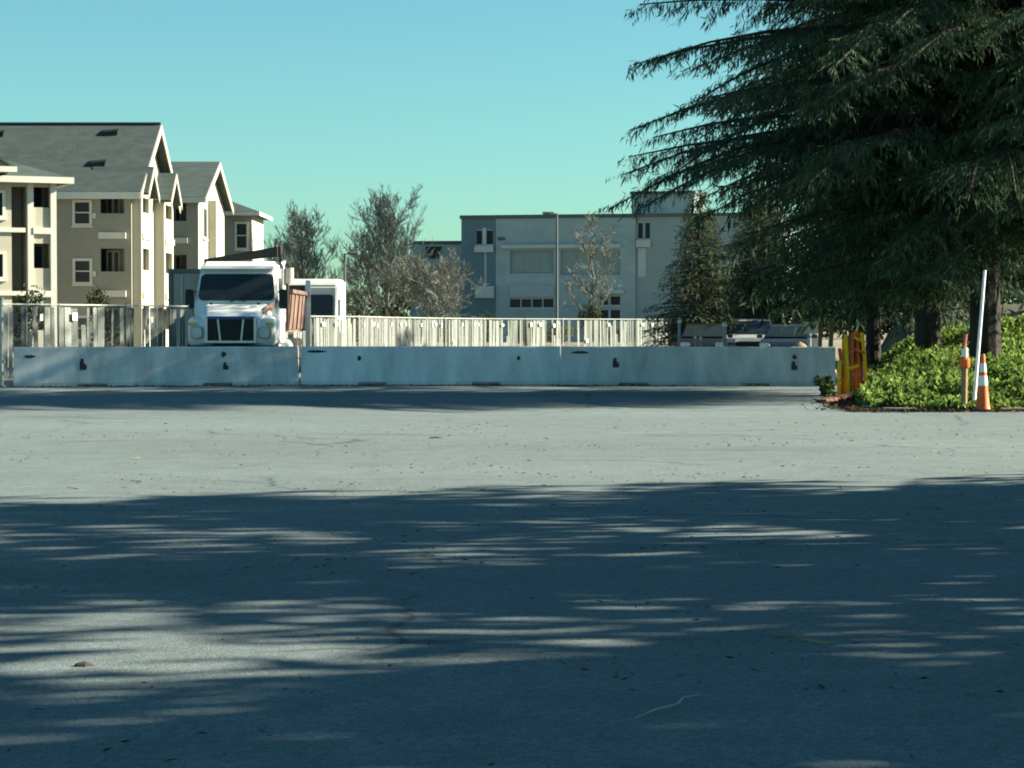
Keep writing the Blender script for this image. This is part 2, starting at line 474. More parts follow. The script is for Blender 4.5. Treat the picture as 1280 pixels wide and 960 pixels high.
barrier((1.16, 52.5, 0), (7.45, 51.6, 0), M_CONC3, "grey concrete barrier ending at the yellow folded barricade", 3,
        [(0.45, 0.76, 0.40, 0.06, 'hole'), (1.30, 0.52, 0.15, 0.22, 'slot'), (5.42, 0.66, 0.10, 0.11, 'hole'), (5.42, 0.46, 0.14, 0.20, 'slot')])

# ------------------------------------------------------------------ fence of pale panels
def make_fence_panel(W, H, seed, dense, tags):
    rn = random.Random(seed)
    root = empty("fence_panel")
    for x in (0.0, W):
        MB().tube([(x, 0, 0), (x, 0, H + 0.03)], 0.028, 8).build("post", M_PALEPOST, root)
    for z in (0.12, H - 0.02):
        MB().tube([(0.0, 0, z), (W, 0, z)], 0.021, 6).build("rail", M_PALEPOST, root)
    mb = MB(); s = 0.10; wr = 0.0022
    k = -H
    while k < W:
        for sg in (1, -1):
            x0, z0, x1, z1 = k, 0.0, k + H, H
            if x0 < 0: z0 = -x0; x0 = 0
            if x1 > W: z1 = H - (x1 - W); x1 = W
            if x1 - x0 > 0.05:
                if sg < 0: z0, z1 = H - z0, H - z1
                mb.tube([(x0, 0.012 * sg, max(.1, z0)), (x1, 0.012 * sg, max(.1, z1))], wr, 3, False)
        k += s
    mb.build("chain_link_mesh", M_GALV, root, kind="stuff")
    x = 0.06
    while x < W - 0.1:
        w = rn.choice([0.07, 0.09, 0.12, 0.16, 0.2])
        w = min(w, W - 0.05 - x)
        if rn.random() < dense:
            z0 = 0.10 + (rn.random() * 0.2 if rn.random() < .2 else 0)
            z1 = H - 0.06 - (rn.random() * 0.75 * H if rn.random() < 0.2 else rn.random() * .05)
            a = rn.uniform(-0.16, 0.16); lean = rn.uniform(-.03, .03)
            m = M_SLAT if rn.random() < 0.6 else M_SLAT2
            MB().obox((x + w / 2, 0.04, (z0 + z1) / 2), (w / 2 * math.cos(a), w / 2 * math.sin(a), 0), (0, 0.005, 0), (lean, 0, (z1 - z0) / 2)).build("slat", m, root)
        x += w + rn.uniform(0.012, 0.05)
    for (tx, tz) in tags:
        MB().obox((tx, -0.035, tz), (rn.uniform(.04, .08), 0, 0), (0, 0.004, 0), (0, 0, rn.uniform(.05, .1))).build("tag_plate", M_WHITE, root)
    return root

def place_line(protos, pts, label, group, Wd):
    used = set(); i = 0
    for a, b in zip(pts[:-1], pts[1:]):
        a, b = Vector(a), Vector(b); L = (b - a).length; n = max(1, round(L / Wd))
        for k in range(n):
            p = a + (b - a) * (k / n)
            pr = protos[i % len(protos)]
            o = pr if id(pr) not in used else copy_tree(pr)
            used.add(id(pr))
            o.location = (p.x, p.y, 0.0); o.rotation_euler = (0, 0, math.atan2(b.y - a.y, b.x - a.x))
            o.scale = (L / n / Wd, 1, 1)
            tag(o, label, "fence", group); i += 1
near = [make_fence_panel(2.3, 1.93, 11, 0.97, [(0.28, 1.62), (1.7, 1.6)]), make_fence_panel(2.3, 1.93, 12, 0.97, [(0.5, 1.62)]),
        make_fence_panel(2.3, 1.93, 13, 0.8, [(0.9, 1.55), (1.5, 0.6)])]
place_line(near, [(-12.35, 52.6, 0), (-8.55, 59.2, 0)], "", "tall fence panels beside the dump truck", 2.3)
for o_, l_ in zip(near, ("tall pale slatted fence panel beside the thick gate post", "tall slatted fence panel in front of the tan apartment wall, between two others", "tall open slatted fence panel touching the dump truck side")): o_["label"] = l_
far = [make_fence_panel(2.5, 1.72, 20 + i, [.85, .93, .72, .88, .8][i], tg) for i, tg in enumerate([[(0.6, 1.45)], [(0.5, 1.45), (1.2, 1.45)], [(1.1, 1.42)], [(0.4, 1.45), (1.0, 1.45), (1.9, 1.4)], [(1.6, 0.7)]])]
place_line(far, [(-7.7, 70.2, 0), (-5.1, 74.6, 0), (-4.3, 84, 0), (-1.2, 98, 0), (7.6, 108, 0)], "low pale slatted fence panel in the long run behind the barriers", "pale fence panels behind the barriers", 2.5)

# thick pale gate post at the end of the left barrier
gp = empty("gate_post", (-11.55, 50.4, 0.0))
MB().box(-0.09, 0.09, -0.09, 0.09, 0, 1.98).build("shaft", M_PALEPOST, gp, bevel=0.012)
MB().box(-0.11, 0.11, -0.11, 0.11, 1.98, 2.03).build("cap", M_PALEPOST, gp, bevel=0.01)
for z in (0.28, 0.55, 1.5): MB().box(0.02, 0.17, -0.13, -0.085, z, z + 0.09).build("hinge", M_GALV, gp, bevel=0.008)
MB().box(-0.14, 0.14, -0.14, 0.14, 0, 0.06).build("foot", M_KERB, gp, bevel=0.01)
tag(gp, "thick pale square gate post at the end of the weathered barrier", "post")

# ------------------------------------------------------------------ dump truck
def wheel(parent, x, y, r, w, name="wheel"):
    hub = MB()
    t = MB(); prof = [(r * .62, -w / 2), (r * .93, -w / 2), (r, -w * .36), (r, w * .36), (r * .93, w / 2), (r * .62, w / 2)]
    n = 24
    secs = []
    for k in range(n + 1):
        a = 2 * math.pi * k / n
        secs.append([(x + q, y + rr * math.cos(a), r + rr * math.sin(a)) for rr, q in prof])
    wh = t.loft(secs, caps=False).build(name, M_RUBBER, parent, smooth=True)
    rim = MB()
    for s in (-1, 1):
        secs = [[(x + s * q, y + rr * math.cos(2 * math.pi * k / 18), r + rr * math.sin(2 * math.pi * k / 18)) for k in range(18)]
                for rr, q in ((r * .62, w * .5), (r * .56, w * .40), (r * .30, w * .34), (r * .26, w * .46), (r * .1, w * .48))]
        rim.loft(secs)
    rim.build("rim", M_CHROME, wh, smooth=True)
    return wh

def lin(a, b, t): return a + (b - a) * t
tr = empty("dump_truck", (-7.28, 58.0, 0.0), R(0.5))
def rr3(w, z0, z1, y, r=0.18):
    return [(px, y, pz) for px, pz in rrect(w, z1 - z0, min(r, (z1 - z0) * .4), 4, 0, (z0 + z1) / 2)]
hood = MB().loft([rr3(1.40, 0.98, 1.62, 0.02, .10), rr3(1.50, 0.95, 1.70, 0.12, .16), rr3(1.66, 0.95, 1.81, 0.55, .2), rr3(1.90, 0.95, 1.99, 1.28, .22)]).build("hood", M_TRUCKW, tr, smooth=True)
for s in (-1, 1):
    secs = []
    for (y, zb, zt, xo) in ((0.06, 0.95, 1.42, 1.00), (0.16, 0.85, 1.56, 1.12), (0.5, 0.85, 1.64, 1.18), (0.95, 0.98, 1.66, 1.18), (1.30, 0.95, 1.62, 1.14)):
        secs.append([(s * px, y, pz) for px, pz in rrect(xo - 0.55, zt - zb, 0.17, 4, (xo + 0.55) / 2, (zt + zb) / 2)])
    fe = MB().loft(secs).build("fender", M_TRUCKW, tr, smooth=True)
    hl = MB().plate(rrect(0.27, 0.26, 0.1, 4), (s * 0.88, 0.03, 1.22), (1, 0, 0), (0, 0, 1), 0.09)
    h_ = hl.build("headlight", M_LENS, tr, smooth=True)
    MB().plate(rrect(0.20, 0.09, 0.035, 3), (s * 1.0, 0.06, 1.44), (1, 0, 0), (0, 0, 1), 0.06).build("turn_signal", M_AMBER, tr, smooth=True)
for s in (-1, 1):
    MB().plate(rrect(0.34, 0.33, 0.12, 4), (s * 0.88, 0.055, 1.22), (1, 0, 0), (0, 0, 1), 0.06).build("headlight_surround", M_GALV, tr, smooth=True)
    MB().tube([(s * .56, -.02, 1.0), (s * .66, .05, 1.62), (s * .74, .55, 1.74), (s * .86, 1.25, 1.86)], .008, 4).build("hood_seam", M_PIT, hood)
    MB().box(s * .62 - .03, s * .62 + .03, .9, 1.0, 1.95, 2.0).build("hood_latch", M_BLACK, hood)
    MB().tube([(s * 1.0, 2.2, 3.1), (s * 1.0, 2.25, 3.75)], .008, 4).build("antenna", M_BLACK, tr)
# side stripe sweeping from the hood to the cab
MB().add([(0.775, 0.35, 1.58), (0.80, 0.5, 1.70), (1.0, 1.2, 1.86), (1.145, 1.45, 1.90), (1.15, 1.49, 2.10), (0.985, 1.2, 2.02), (0.84, 0.75, 1.90), (0.74, 0.42, 1.72)],
         [(0, 1, 6, 7), (1, 2, 5, 6), (2, 3, 4, 5)]).build("stripe", M_STRIPE, tr)
cab_prof = [(1.26, 0.85), (1.22, 1.98), (1.66, 2.76), (1.80, 2.98), (2.15, 3.12), (2.95, 3.12), (3.02, 2.9), (3.02, 0.85)]
def cabx(z): return 1.13 if z < 2.0 else 1.13 - .15 * (z - 2.0) / 1.12
MB().loft([[(s_ * cabx(z), y, z) for y, z in cab_prof] for s_ in (-1, 1)]).build("cab", M_TRUCKW, tr, bevel=0.09, smooth=True)
wu = Vector((0, 0.44, 0.78)).normalized()
ws = MB().plate([(x * (1 - .055 * (y + .4) / .8), y) for x, y in rrect(2.02, 0.80, 0.14, 5)], Vector((0, 1.24, 2.06)) + wu * 0.40, (1, 0, 0), wu, 0.035)
# plate normal is u x v, pointing forward
wsh = ws.build("windshield", M_GLASS, tr, smooth=True)
MB().obox(Vector((0, 1.205, 2.06)) + wu * 0.40, (0.012, 0, 0), Vector((0, -.004, 0)), wu * 0.385).build("divider", M_BLACK, wsh)
for s in (-1, 1):
    MB().tube([(s * .15, 1.16, 2.03), (s * .15 + .35, 1.22, 2.14), (s * .15 + .55, 1.25, 2.22)], 0.012, 4).build("wiper", M_BLACK, wsh)
MB().obox((0, 1.70, 2.93), (0.98, 0, 0), (0, 0.14, -0.02), (0, 0.03, 0.05)).build("sun_visor", M_TRUCKW, tr, bevel=0.02)
for s in (-1, 1):
    dp = [(1.62, 2.05), (2.72, 2.05), (2.72, 2.68), (2.0, 2.68)]
    MB().loft([[(s * (cabx(z) - .02), y, z) for y, z in dp], [(s * (cabx(z) + .012), y, z) for y, z in dp]]).build("side_window", M_GLASS, tr)
    d_ = MB().loft([[(s * 1.11, y, z) for y, z in [(1.5, 0.95), (2.8, 0.95), (2.8, 1.98), (1.5, 1.98)]], [(s * 1.142, y, z) for y, z in [(1.5, 0.95), (2.8, 0.95), (2.8, 1.98), (1.5, 1.98)]]]).build("door", M_TRUCKW, tr, bevel=0.01)
    MB().box(s * 1.15 - .015, s * 1.15 + .015, 2.5, 2.68, 1.72, 1.77).build("handle", M_BLACK, d_)
    mr_ = MB().loft([[(s * 1.24 + px, yy, 2.10 + pz) for px, pz in rrect(0.22, 0.52, 0.06, 3)] for yy in (1.30, 1.42)]).build("mirror", M_BLACK, tr, smooth=True)
    for z in (1.92, 2.30): MB().tube([(s * 1.09, 1.5, z), (s * 1.24, 1.38, z)], 0.022, 5).build("mirror_arm", M_BLACK, mr_)
    MB().tube([(s * .98, .3, 1.62), (s * 1.02, .22, 1.86)], .012, 4).build("hood_mirror_arm", M_BLACK, tr)
# grille
gr = MB()
for (x0, x1, z0, z1) in ((-.66, .66, 1.565, 1.64), (-.66, .66, .95, 1.01), (-.66, -.60, 1.01, 1.565), (.60, .66, 1.01, 1.565)):
    gr.box(x0, x1, -0.045, 0.04, z0, z1)
gro = gr.build("grille", M_CHROME, tr)
MB().box(-.60, .60, -0.015, 0.05, 1.01, 1.565).build("grille_mesh", M_BLACK, gro)
for i in range(6): MB().box(-.598, .598, -.026, -.012, 1.05 + i * .09, 1.068 + i * .09).build("louvre", M_BLACK, gro)
for s in (-1, 1): MB().obox((s * .30, -.035, 1.287), (0.022, 0, 0), (0, 0.012, 0), (s * .03, 0, 0.276)).build("grille_bar", M_CHROME, gro)
MB().plate(rrect(1.22, .075, .03, 3), (0, -0.047, 1.602), (1, 0, 0), (0, 0, 1), 0.012).build("hood_edge_shade", mat("hood_shade_navy", (0.05, 0.10, 0.28), 0.4, 0.1), gro)  # navy plate colours in the shading along the hood's front edge
MB().loft([[(px, yy, pz) for px, pz in rrect(2.36, .42, .1, 3, 0, .68)] for yy in (-.14, .12)]).build("bumper", M_BLACK, tr, smooth=True)
MB().box(-.45, .45, .12, 8.9, .70, .95).build("chassis", M_BLACK, tr)
for s in (-1, 1):
    wheel(tr, s * 1.0, .68, .52, .30)
    for y in (6.3, 7.6): wheel(tr, s * .93, y, .52, .52)
MB().tube([(.98, 2.6, .78), (.98, 3.9, .78)], .30, 16).build("fuel_tank", M_CHROME, tr, smooth=True)
for z in (.50, .80): MB().box(.98, 1.18, 1.6, 2.4, z, z + .05).build("step", M_GALV, tr)
ex = MB().tube([(1.02, 3.22, .9), (1.02, 3.22, 2.95), (1.03, 3.30, 3.08), (1.05, 3.42, 3.14)], .075, 10).build("exhaust_stack", M_CHROME, tr, smooth=True)
MB().tube([(1.02, 3.22, 1.5), (1.02, 3.22, 2.5)], .11, 10).build("heat_shield", M_GALV, ex, smooth=True)
ac = MB().tube([(1.20, 3.34, 2.55), (1.20, 3.34, 2.98)], .14, 12).build("air_cleaner", M_CONT, tr, smooth=True)
# dump body, walls sloping outwards
db = MB()
fr = [(-1.15, 1.25), (1.15, 1.25), (1.22, 2.72), (-1.22, 2.72)]
for (pa_, pb_) in (((-1.08, 1.30), (-1.18, 2.30)), ((1.08, 1.30), (1.18, 2.30))):
    s = 1 if pa_[0] > 0 else -1
    db.loft([[(pa_[0], y, pa_[1]), (pa_[0] + s * .05, y, pa_[1]), (pb_[0] + s * .05, y, pb_[1]), (pb_[0], y, pb_[1])] for y in (3.6, 9.0)])
db.box(-1.1, 1.1, 3.6, 9.0, 1.22, 1.31); db.box(-1.18, 1.18, 3.55, 3.62, 1.25, 2.95); db.box(-1.18, 1.18, 8.95, 9.02, 1.25, 2.6)
dbo = db.build("dump_body", M_RUSTP, tr)
for s in (-1, 1):
    for i in range(5):
        y = 3.8 + i * 1.25
        MB().obox((s * 1.19, y, 1.8), (0.03, 0, 0), (0, 0.05, 0), (s * .045, 0, 0.50)).build("rib", [M_RUSTP, M_PINK, M_RUSTP, M_PINK, M_PALEPOST][i], dbo)
    MB().box(s * 1.24 - .06, s * 1.24 + .06, 3.6, 9.0, 2.29, 2.40).build("top_rail", M_RUSTP, dbo, bevel=.01)
MB().box(1.20, 1.34, 8.86, 9.0, 0.7, 2.75).build("rear_post", M_WHITE, dbo, bevel=.01)
# cover arm slanting across the top of the headboard
ta = MB()
ta.add([(-1.10, 3.40, 3.10), (-1.10, 3.75, 3.10), (-1.10, 3.75, 3.22), (-1.10, 3.40, 3.22), (0.98, 3.40, 3.30), (0.98, 3.75, 3.30), (0.98, 3.75, 3.58), (0.98, 3.40, 3.58)],
       [(0, 1, 2, 3), (4, 7, 6, 5), (0, 4, 5, 1), (1, 5, 6, 2), (2, 6, 7, 3), (3, 7, 4, 0)])
tao = ta.build("tarp_roll", M_DARKTARP, tr, bevel=.02)
MB().box(.92, .99, 3.5, 3.6, 2.9, 3.40).build("tarp_post", M_BLACK, tr)
MB().box(-1.05, -.98, 3.5, 3.6, 2.9, 3.12).build("tarp_post", M_BLACK, tr)
tag(tr, "white dump truck with dark windshield and brown stripe behind the weathered barrier", "truck")

# ------------------------------------------------------------------ white step van beyond the dump truck
sv = empty("step_van", (-7.05, 76.0, 0.0), R(0.5))
vp = [(0.35, 0.45), (0.10, 0.65), (0.0, 1.25), (0.12, 1.35), (0.42, 2.75), (0.75, 3.0), (4.5, 3.02), (4.6, 2.9), (4.6, 0.45)]
MB().loft([[(x, y, z) for y, z in vp] for x in (-1.1, 1.1)]).build("body", mat("dull_white_paint", (.46, .48, .47), .6, .15, 1.5, streak=.4), sv, bevel=0.06, smooth=True)
vu = Vector((0, .30, 1.40)).normalized()
MB().plate(rrect(1.92, 0.98, .1, 4), Vector((0, .10, 1.42)) + vu * .56, (1, 0, 0), vu, .03).build("windshield", M_GLASS, sv)
MB().plate(rrect(.9, .62, .06, 3), (1.10, 1.1, 2.0), (0, 1, 0), (0, 0, 1), .02).build("side_window", M_GLASS, sv)
MB().box(1.095, 1.112, 2.4, 3.9, 1.75, 2.2).build("side_panel", mat("grey_lettering_panel", (.35, .36, .36), .6, .2), sv)
for s in (-1, 1):
    MB().plate(rrect(.2, .2, .09, 4), (s * .8, .03, .95), (1, 0, 0), (0, 0, 1), .06).build("headlight", M_LENS, sv)
    for y in (1.0, 3.7): wheel(sv, s * .95, y, .4, .25)
MB().box(-1.1, 1.1, -.12, .1, .42, .62).build("bumper", M_BLACK, sv, bevel=.02)
MB().box(-.6, .6, -.02, .06, .75, 1.1).build("grille", M_BLACK, sv)
tag(sv, "white boxy van with black windshield parked beyond the dump truck", "van")

# grey cargo container behind the truck
ct = empty("storage_container", (-9.45, 70.0, 0.0))
MB().box(-1.2, 1.2, 0.05, 6.0, .45, 3.12).build("shell", M_CONT, ct)
for x in (-1.22, 1.22): MB().box(x - .06, x + .06, -.02, .12, .3, 3.17).build("corner_post", mat("container_edge", (.12, .13, .12), .7, .2), ct)
MB().box(-1.16, 1.16, -.02, .10, 3.05, 3.17).build("header", MATS["container_edge"], ct)
for s in (-1, 1):
    d_ = MB().box(min(s * .02, s * 1.12), max(s * .02, s * 1.12), .0, .05, .5, 3.02).build("door", M_CONT, ct)
    for x in (.3, .85): MB().tube([(s * x, -.03, .5), (s * x, -.03, 3.0)], .02, 6).build("lock_rod", M_GALV, d_)
for x in (-1, 1):
    for y in (.3, 5.6): MB().box(x - .12, x + .12, y - .15, y + .15, 0, .46).build("support_block", M_WOOD, ct)
tag(ct, "plain grey storage container standing just behind the dump truck cab", "container")

# ------------------------------------------------------------------ buildings
class Face:
    """a wall plane: origin o, horizontal u, outward normal n, in the building's own space"""
    def __init__(s, o, u, n): s.o, s.u, s.n = Vector(o), Vector(u).normalized(), Vector(n).normalized()
    def p(s, a, z, d=0.0): return s.o + s.u * a + Vector((0, 0, z)) + s.n * d
    def box(s, mb, a0, a1, z0, z1, d0, d1):
        return mb.add([s.p(a0, z0, d0), s.p(a1, z0, d0), s.p(a1, z0, d1), s.p(a0, z0, d1), s.p(a0, z1, d0), s.p(a1, z1, d0), s.p(a1, z1, d1), s.p(a0, z1, d1)],
                      [(0, 3, 2, 1), (4, 5, 6, 7), (0, 1, 5, 4), (1, 2, 6, 5), (2, 3, 7, 6), (3, 0, 4, 7)])
    def wall(s, mb, a0, a1, z0, z1, t, holes):
        A = sorted({a0, a1} | {h[0] for h in holes} | {h[1] for h in holes}); Z = sorted({z0, z1} | {h[2] for h in holes} | {h[3] for h in holes})
        na, nz_ = len(A) - 1, len(Z) - 1
        fill = [[not any(h[0] - 1e-6 <= A[i] and A[i + 1] <= h[1] + 1e-6 and h[2] - 1e-6 <= Z[k] and Z[k + 1] <= h[3] + 1e-6 for h in holes) for k in range(nz_)] for i in range(na)]
        g_ = lambda i, k: 0 <= i < na and 0 <= k < nz_ and fill[i][k]
        for i in range(na):
            for k in range(nz_):
                if not fill[i][k]: continue
                q = [s.p(A[i], Z[k], 0), s.p(A[i + 1], Z[k], 0), s.p(A[i + 1], Z[k + 1], 0), s.p(A[i], Z[k + 1], 0)]
                r = [s.p(A[i], Z[k], -t), s.p(A[i + 1], Z[k], -t), s.p(A[i + 1], Z[k + 1], -t), s.p(A[i], Z[k + 1], -t)]
                fs = [(0, 1, 2, 3), (7, 6, 5, 4)]
                if not g_(i - 1, k): fs.append((0, 3, 7, 4))
                if not g_(i + 1, k): fs.append((1, 5, 6, 2))
                if not g_(i, k - 1): fs.append((0, 4, 5, 1))
                if not g_(i, k + 1): fs.append((3, 2, 6, 7))
                mb.add(q + r, fs)
        return mb
def window(root, F_, a, z, w, h, frame=M_TRIM, pane=M_WGLASS, rows=2, cols=1, fw=0.13, proud=0.07, depth=-0.06):
    mb = MB()
    F_.box(mb, a - w / 2 - fw, a + w / 2 + fw, z + h / 2, z + h / 2 + fw, -.05, proud)
    F_.box(mb, a - w / 2 - fw, a + w / 2 + fw, z - h / 2 - fw, z - h / 2, -.05, proud)
    F_.box(mb, a - w / 2 - fw, a - w / 2, z - h / 2, z + h / 2, -.05, proud)
    F_.box(mb, a + w / 2, a + w / 2 + fw, z - h / 2, z + h / 2, -.05, proud)
    wo = mb.build("window", frame, root)
    for i in range(cols):
        for k in range(rows):
            g0 = 0.035
            m2 = MB(); F_.box(m2, a - w / 2 + w * i / cols + (g0 if i else 0), a - w / 2 + w * (i + 1) / cols, z - h / 2 + h * k / rows + (g0 if k else 0), z - h / 2 + h * (k + 1) / rows, depth - .02, depth + 0.02)
            m2.build("pane", pane, wo)
    mb = MB()
    for k in range(1, rows): F_.box(mb, a - w / 2, a + w / 2, z - h / 2 + h * k / rows - .01, z - h / 2 + h * k / rows + .05, -.05, .03)
    for i in range(1, cols): F_.box(mb, a - w / 2 + w * i / cols - .01, a - w / 2 + w * i / cols + .05, z - h / 2, z + h / 2, -.05, .028)
    if mb.v: mb.build("sash_bar", frame, wo)
    m2 = MB(); F_.box(m2, a - w / 2 - fw - .05, a + w / 2 + fw + .05, z - h / 2 - fw - .07, z - h / 2 - fw, -.05, proud + .06)
    m2.build("sill", frame, wo)
    return wo

def roof_slab(pts, t):
    """quad or triangle pts, given thickness downward"""
    vs = [Vector(p) for p in pts]; lo = [p - Vector((0, 0, t)) for p in vs]
    return vs, lo
def slope(mb, pts, t=0.18):
    vs, lo = roof_slab(pts, t); n = len(vs)
    return mb.add(vs + lo, [tuple(range(n)), tuple(range(2 * n - 1, n - 1, -1))] + [(i, n + i, n + (i + 1) % n, (i + 1) % n) for i in range(n)])

def balcony_set(root, F_, a0, a1, floors, slab_a0=None, trim=M_TRIM):
    """recessed balconies: dark room behind, glazed door, slab edge, parapet"""
    for (z0, zp, z1) in floors:            # floor level, parapet top, opening top
        m2 = MB(); F_.box(m2, a0 + .01, a1 - .01, z0, zp, -.14, -.02); pr_ = m2.build("parapet", M_STUCCO if trim is M_TRIM else M_CREAM, root)
        m2 = MB(); F_.box(m2, a0 - .08, a1 + .08, z0 - .32, z0, -.1, .16); m2.build("balcony_slab", M_TRIM, root)
        m2 = MB(); F_.box(m2, a0, a1, z0 - .1, z1 + .1, -1.65, -1.5); m2.build("balcony_wall", M_STUCCO, root)
        dr = MB(); F_.box(dr, a0 + (a1 - a0) * .42, a0 + (a1 - a0) * .95, z0, z0 + 2.05, -1.5, -1.44); do = dr.build("balcony_door", M_TRIM, root)
        for q in (0, 1):
            m2 = MB(); w_ = (a1 - a0) * .53 / 2
            F_.box(m2, a0 + (a1 - a0) * .42 + w_ * q + .06, a0 + (a1 - a0) * .42 + w_ * (q + 1) - .06, z0 + .1, z0 + 1.95, -1.44, -1.42); m2.build("pane", M_WGLASS, do)

# --- main apartment block
A = empty("apartment_block", (-19.0, 112.0, 0.0))
Wd, Dp, EZ, RZ = 17.0, 12.0, 8.15, 12.0
Ff_ = Face((0, 0, 0), (-1, 0, 0), (0, -1, 0))        # front, running left from the right corner
Fr_ = Face((0, 0, 0), (0, 1, 0), (1, 0, 0))          # right end
bal = [(3.15, 4.1, 5.25), (6.05, 7.0, 7.95), (0.25, 1.15, 2.4)]
hol = [(0.35, 1.55, zp, z1) for _, zp, z1 in bal]
win = [(2.45, z, 0.72, 1.05) for z in (4.1, 7.02, 1.25)] + [(7.0, z, 0.9, 1.05) for z in (4.1, 7.02)]
hol += [(a - w / 2, a + w / 2, z - h / 2, z + h / 2) for a, z, w, h in win]
mb = MB(); Ff_.wall(mb, 0, Wd, 0, EZ, .2, hol); mb.build("front_wall", M_STUCCO, A)
mb = MB(); Face((-Wd, Dp, 0), (1, 0, 0), (0, 1, 0)).wall(mb, 0, Wd, 0, EZ, .2, []); mb.build("rear_wall", M_STUCCO, A)
mb = MB(); Face((-Wd, 0, 0), (0, 1, 0), (-1, 0, 0)).wall(mb, .21, Dp - .21, 0, EZ, .2, []); mb.build("left_wall", M_STUCCO, A)
mb = MB(); Fr_.wall(mb, .21, Dp - .21, 0, EZ, .2, []); mb.build("right_wall", M_STUCCO, A)
for a, z, w, h in win: window(A, Ff_, a, z, w, h)
balcony_set(A, Ff_, 0.35, 1.55, bal)
mb = MB(); Ff_.box(mb, -.25, Wd, EZ - .42, EZ - .02, .001, .12); mb.build("frieze", M_TRIM, A)
ov = 0.55
rf = MB()
slope(rf, [(-Wd - .3, -ov, EZ - .1), (ov, -ov, EZ - .1), (ov, Dp / 2, RZ), (-Wd - .3, Dp / 2, RZ)])
slope(rf, [(-Wd - .3, Dp / 2 + .003, RZ - .003), (ov, Dp / 2 + .003, RZ - .003), (ov, Dp + ov, EZ - .1), (-Wd - .3, Dp + ov, EZ - .1)])
rfo = rf.build("roof", M_ROOF, A)
mb = MB(); mb.loft([[(-.02, 0, EZ - .02), (-.02, Dp, EZ - .02), (-.02, Dp / 2, RZ - .42)], [(-.2, 0, EZ - .02), (-.2, Dp, EZ - .02), (-.2, Dp / 2, RZ - .42)]]); mb.build("gable_wall", M_CREAM, A)
mb = MB()
for y0, y1 in ((-ov, Dp / 2), (Dp + ov, Dp / 2)):
    slope(mb, [(ov + .005, y0, EZ - .14), (ov + .06, y0, EZ - .14), (ov + .06, y1, RZ - .04), (ov + .005, y1, RZ - .04)], .42)
mb.build("bargeboard", M_BARGE, rfo)
mb = MB(); mb.box(-Wd - .3, ov, -ov - .05, -ov - .005, EZ - .46, EZ - .12); mb.build("fascia", M_TRIM, rfo)
mb = MB(); mb.box(-Wd - .3, ov + .02, Dp / 2 - .14, Dp / 2 + .14, RZ - .02, RZ + .07); mb.build("ridge_cap", M_COPING, rfo)
for (x, s_) in ((-2.0, .86), (-2.1, .40), (-7.9, .84)):
    y = -ov + (Dp / 2 + ov) * s_; z = EZ - .1 + (RZ - EZ + .1) * s_
    vmb = MB(); vmb.add([(x - .5, y - .3, z - .16), (x + .45, y - .3, z - .16), (x + .45, y + .2, z + .12), (x - .5, y + .2, z + .12), (x - .25, y - .25, z + .02), (x + .5, y - .25, z + .12), (x + .5, y + .15, z + .24), (x - .25, y + .15, z + .18)],
                        [(0, 1, 2, 3), (4, 5, 6, 7), (0, 1, 5, 4), (1, 2, 6, 5), (2, 3, 7, 6), (3, 0, 4, 7)])
    vmb.build("roof_vent", M_BLACK, rfo)
for (a, z) in ((1.85, 6.75), (1.85, 3.85)):
    mb = MB(); Ff_.box(mb, a - .08, a + .08, z, z + .26, .0, .14); mb.build("wall_lamp", M_TRIM, A)

def bay(root, y0, y1, proj, ez, peak, floors, x0=0.0):
    """gabled bay of stacked balconies projecting from the right end wall"""
    Fb = Face((x0 + proj, y0, 0), (0, 1, 0), (1, 0, 0)); w = y1 - y0
    hs = [(.45, w - .45, zp, z1) for _, zp, z1 in floors]
    mb = MB(); Fb.wall(mb, 0, w, 0, ez, .18, hs); b_ = mb.build("bay", M_CREAM, root)
    for yy, nn in ((y0, -1), (y1, 1)):
        Fs = Face((x0, yy, 0), (1, 0, 0), (0, nn, 0)); m2 = MB()
        Fs.wall(m2, 0.0, proj - .185, 0, ez, .16, [(.25, proj - .35, zp, z1) for _, zp, z1 in floors] if proj > 1 else [])
        m2.build("bay_side", M_CREAM, b_)
    for (z0, zp, z1) in floors:
        m2 = MB(); Fb.box(m2, .2, w - .2, z0 - .3, z0, .0, .10); m2.build("balcony_slab", M_TRIM, b_)
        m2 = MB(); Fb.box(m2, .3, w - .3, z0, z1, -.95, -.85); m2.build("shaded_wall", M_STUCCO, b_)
        m2 = MB(); Fb.box(m2, w * .35, w * .75, z0 + .05, z1 - .1, -.85, -.82); m2.build("pane", M_WGLASS, b_)
    rb = MB(); yc = (y0 + y1) / 2; X1 = x0 + proj + .4; X0 = x0 - 2.2
    slope(rb, [(X0, y0 - .3, ez - .05), (X1, y0 - .3, ez - .05), (X1, yc, peak), (X0, yc, peak)], .14)
    slope(rb, [(X0, yc + .003, peak - .002), (X1, yc + .003, peak - .002), (X1, y1 + .3, ez - .05), (X0, y1 + .3, ez - .05)], .14)
    ro = rb.build("gable_roof", M_ROOF, root)
    m2 = MB(); m2.loft([[(x0 + proj - .01, y0, ez), (x0 + proj - .01, y1, ez), (x0 + proj - .01, yc, peak - .25)], [(x0 + proj - .15, y0, ez), (x0 + proj - .15, y1, ez), (x0 + proj - .15, yc, peak - .25)]]); m2.build("gable_wall", M_CREAM, ro)
    m2 = MB()
    for ya in (y0 - .3, y1 + .3):
        slope(m2, [(X1 + .004, ya, ez - .08), (X1 + .05, ya, ez - .08), (X1 + .05, yc, peak - .03), (X1 + .004, yc, peak - .03)], .34)
    m2.build("bargeboard", M_BARGE, ro)
fl = [(0.2, 1.2, 2.4), (3.1, 4.2, 5.3), (6.05, 7.1, 7.85)]
bay(A, 0.25, 3.1, 0.45, EZ - .05, 9.45, fl)
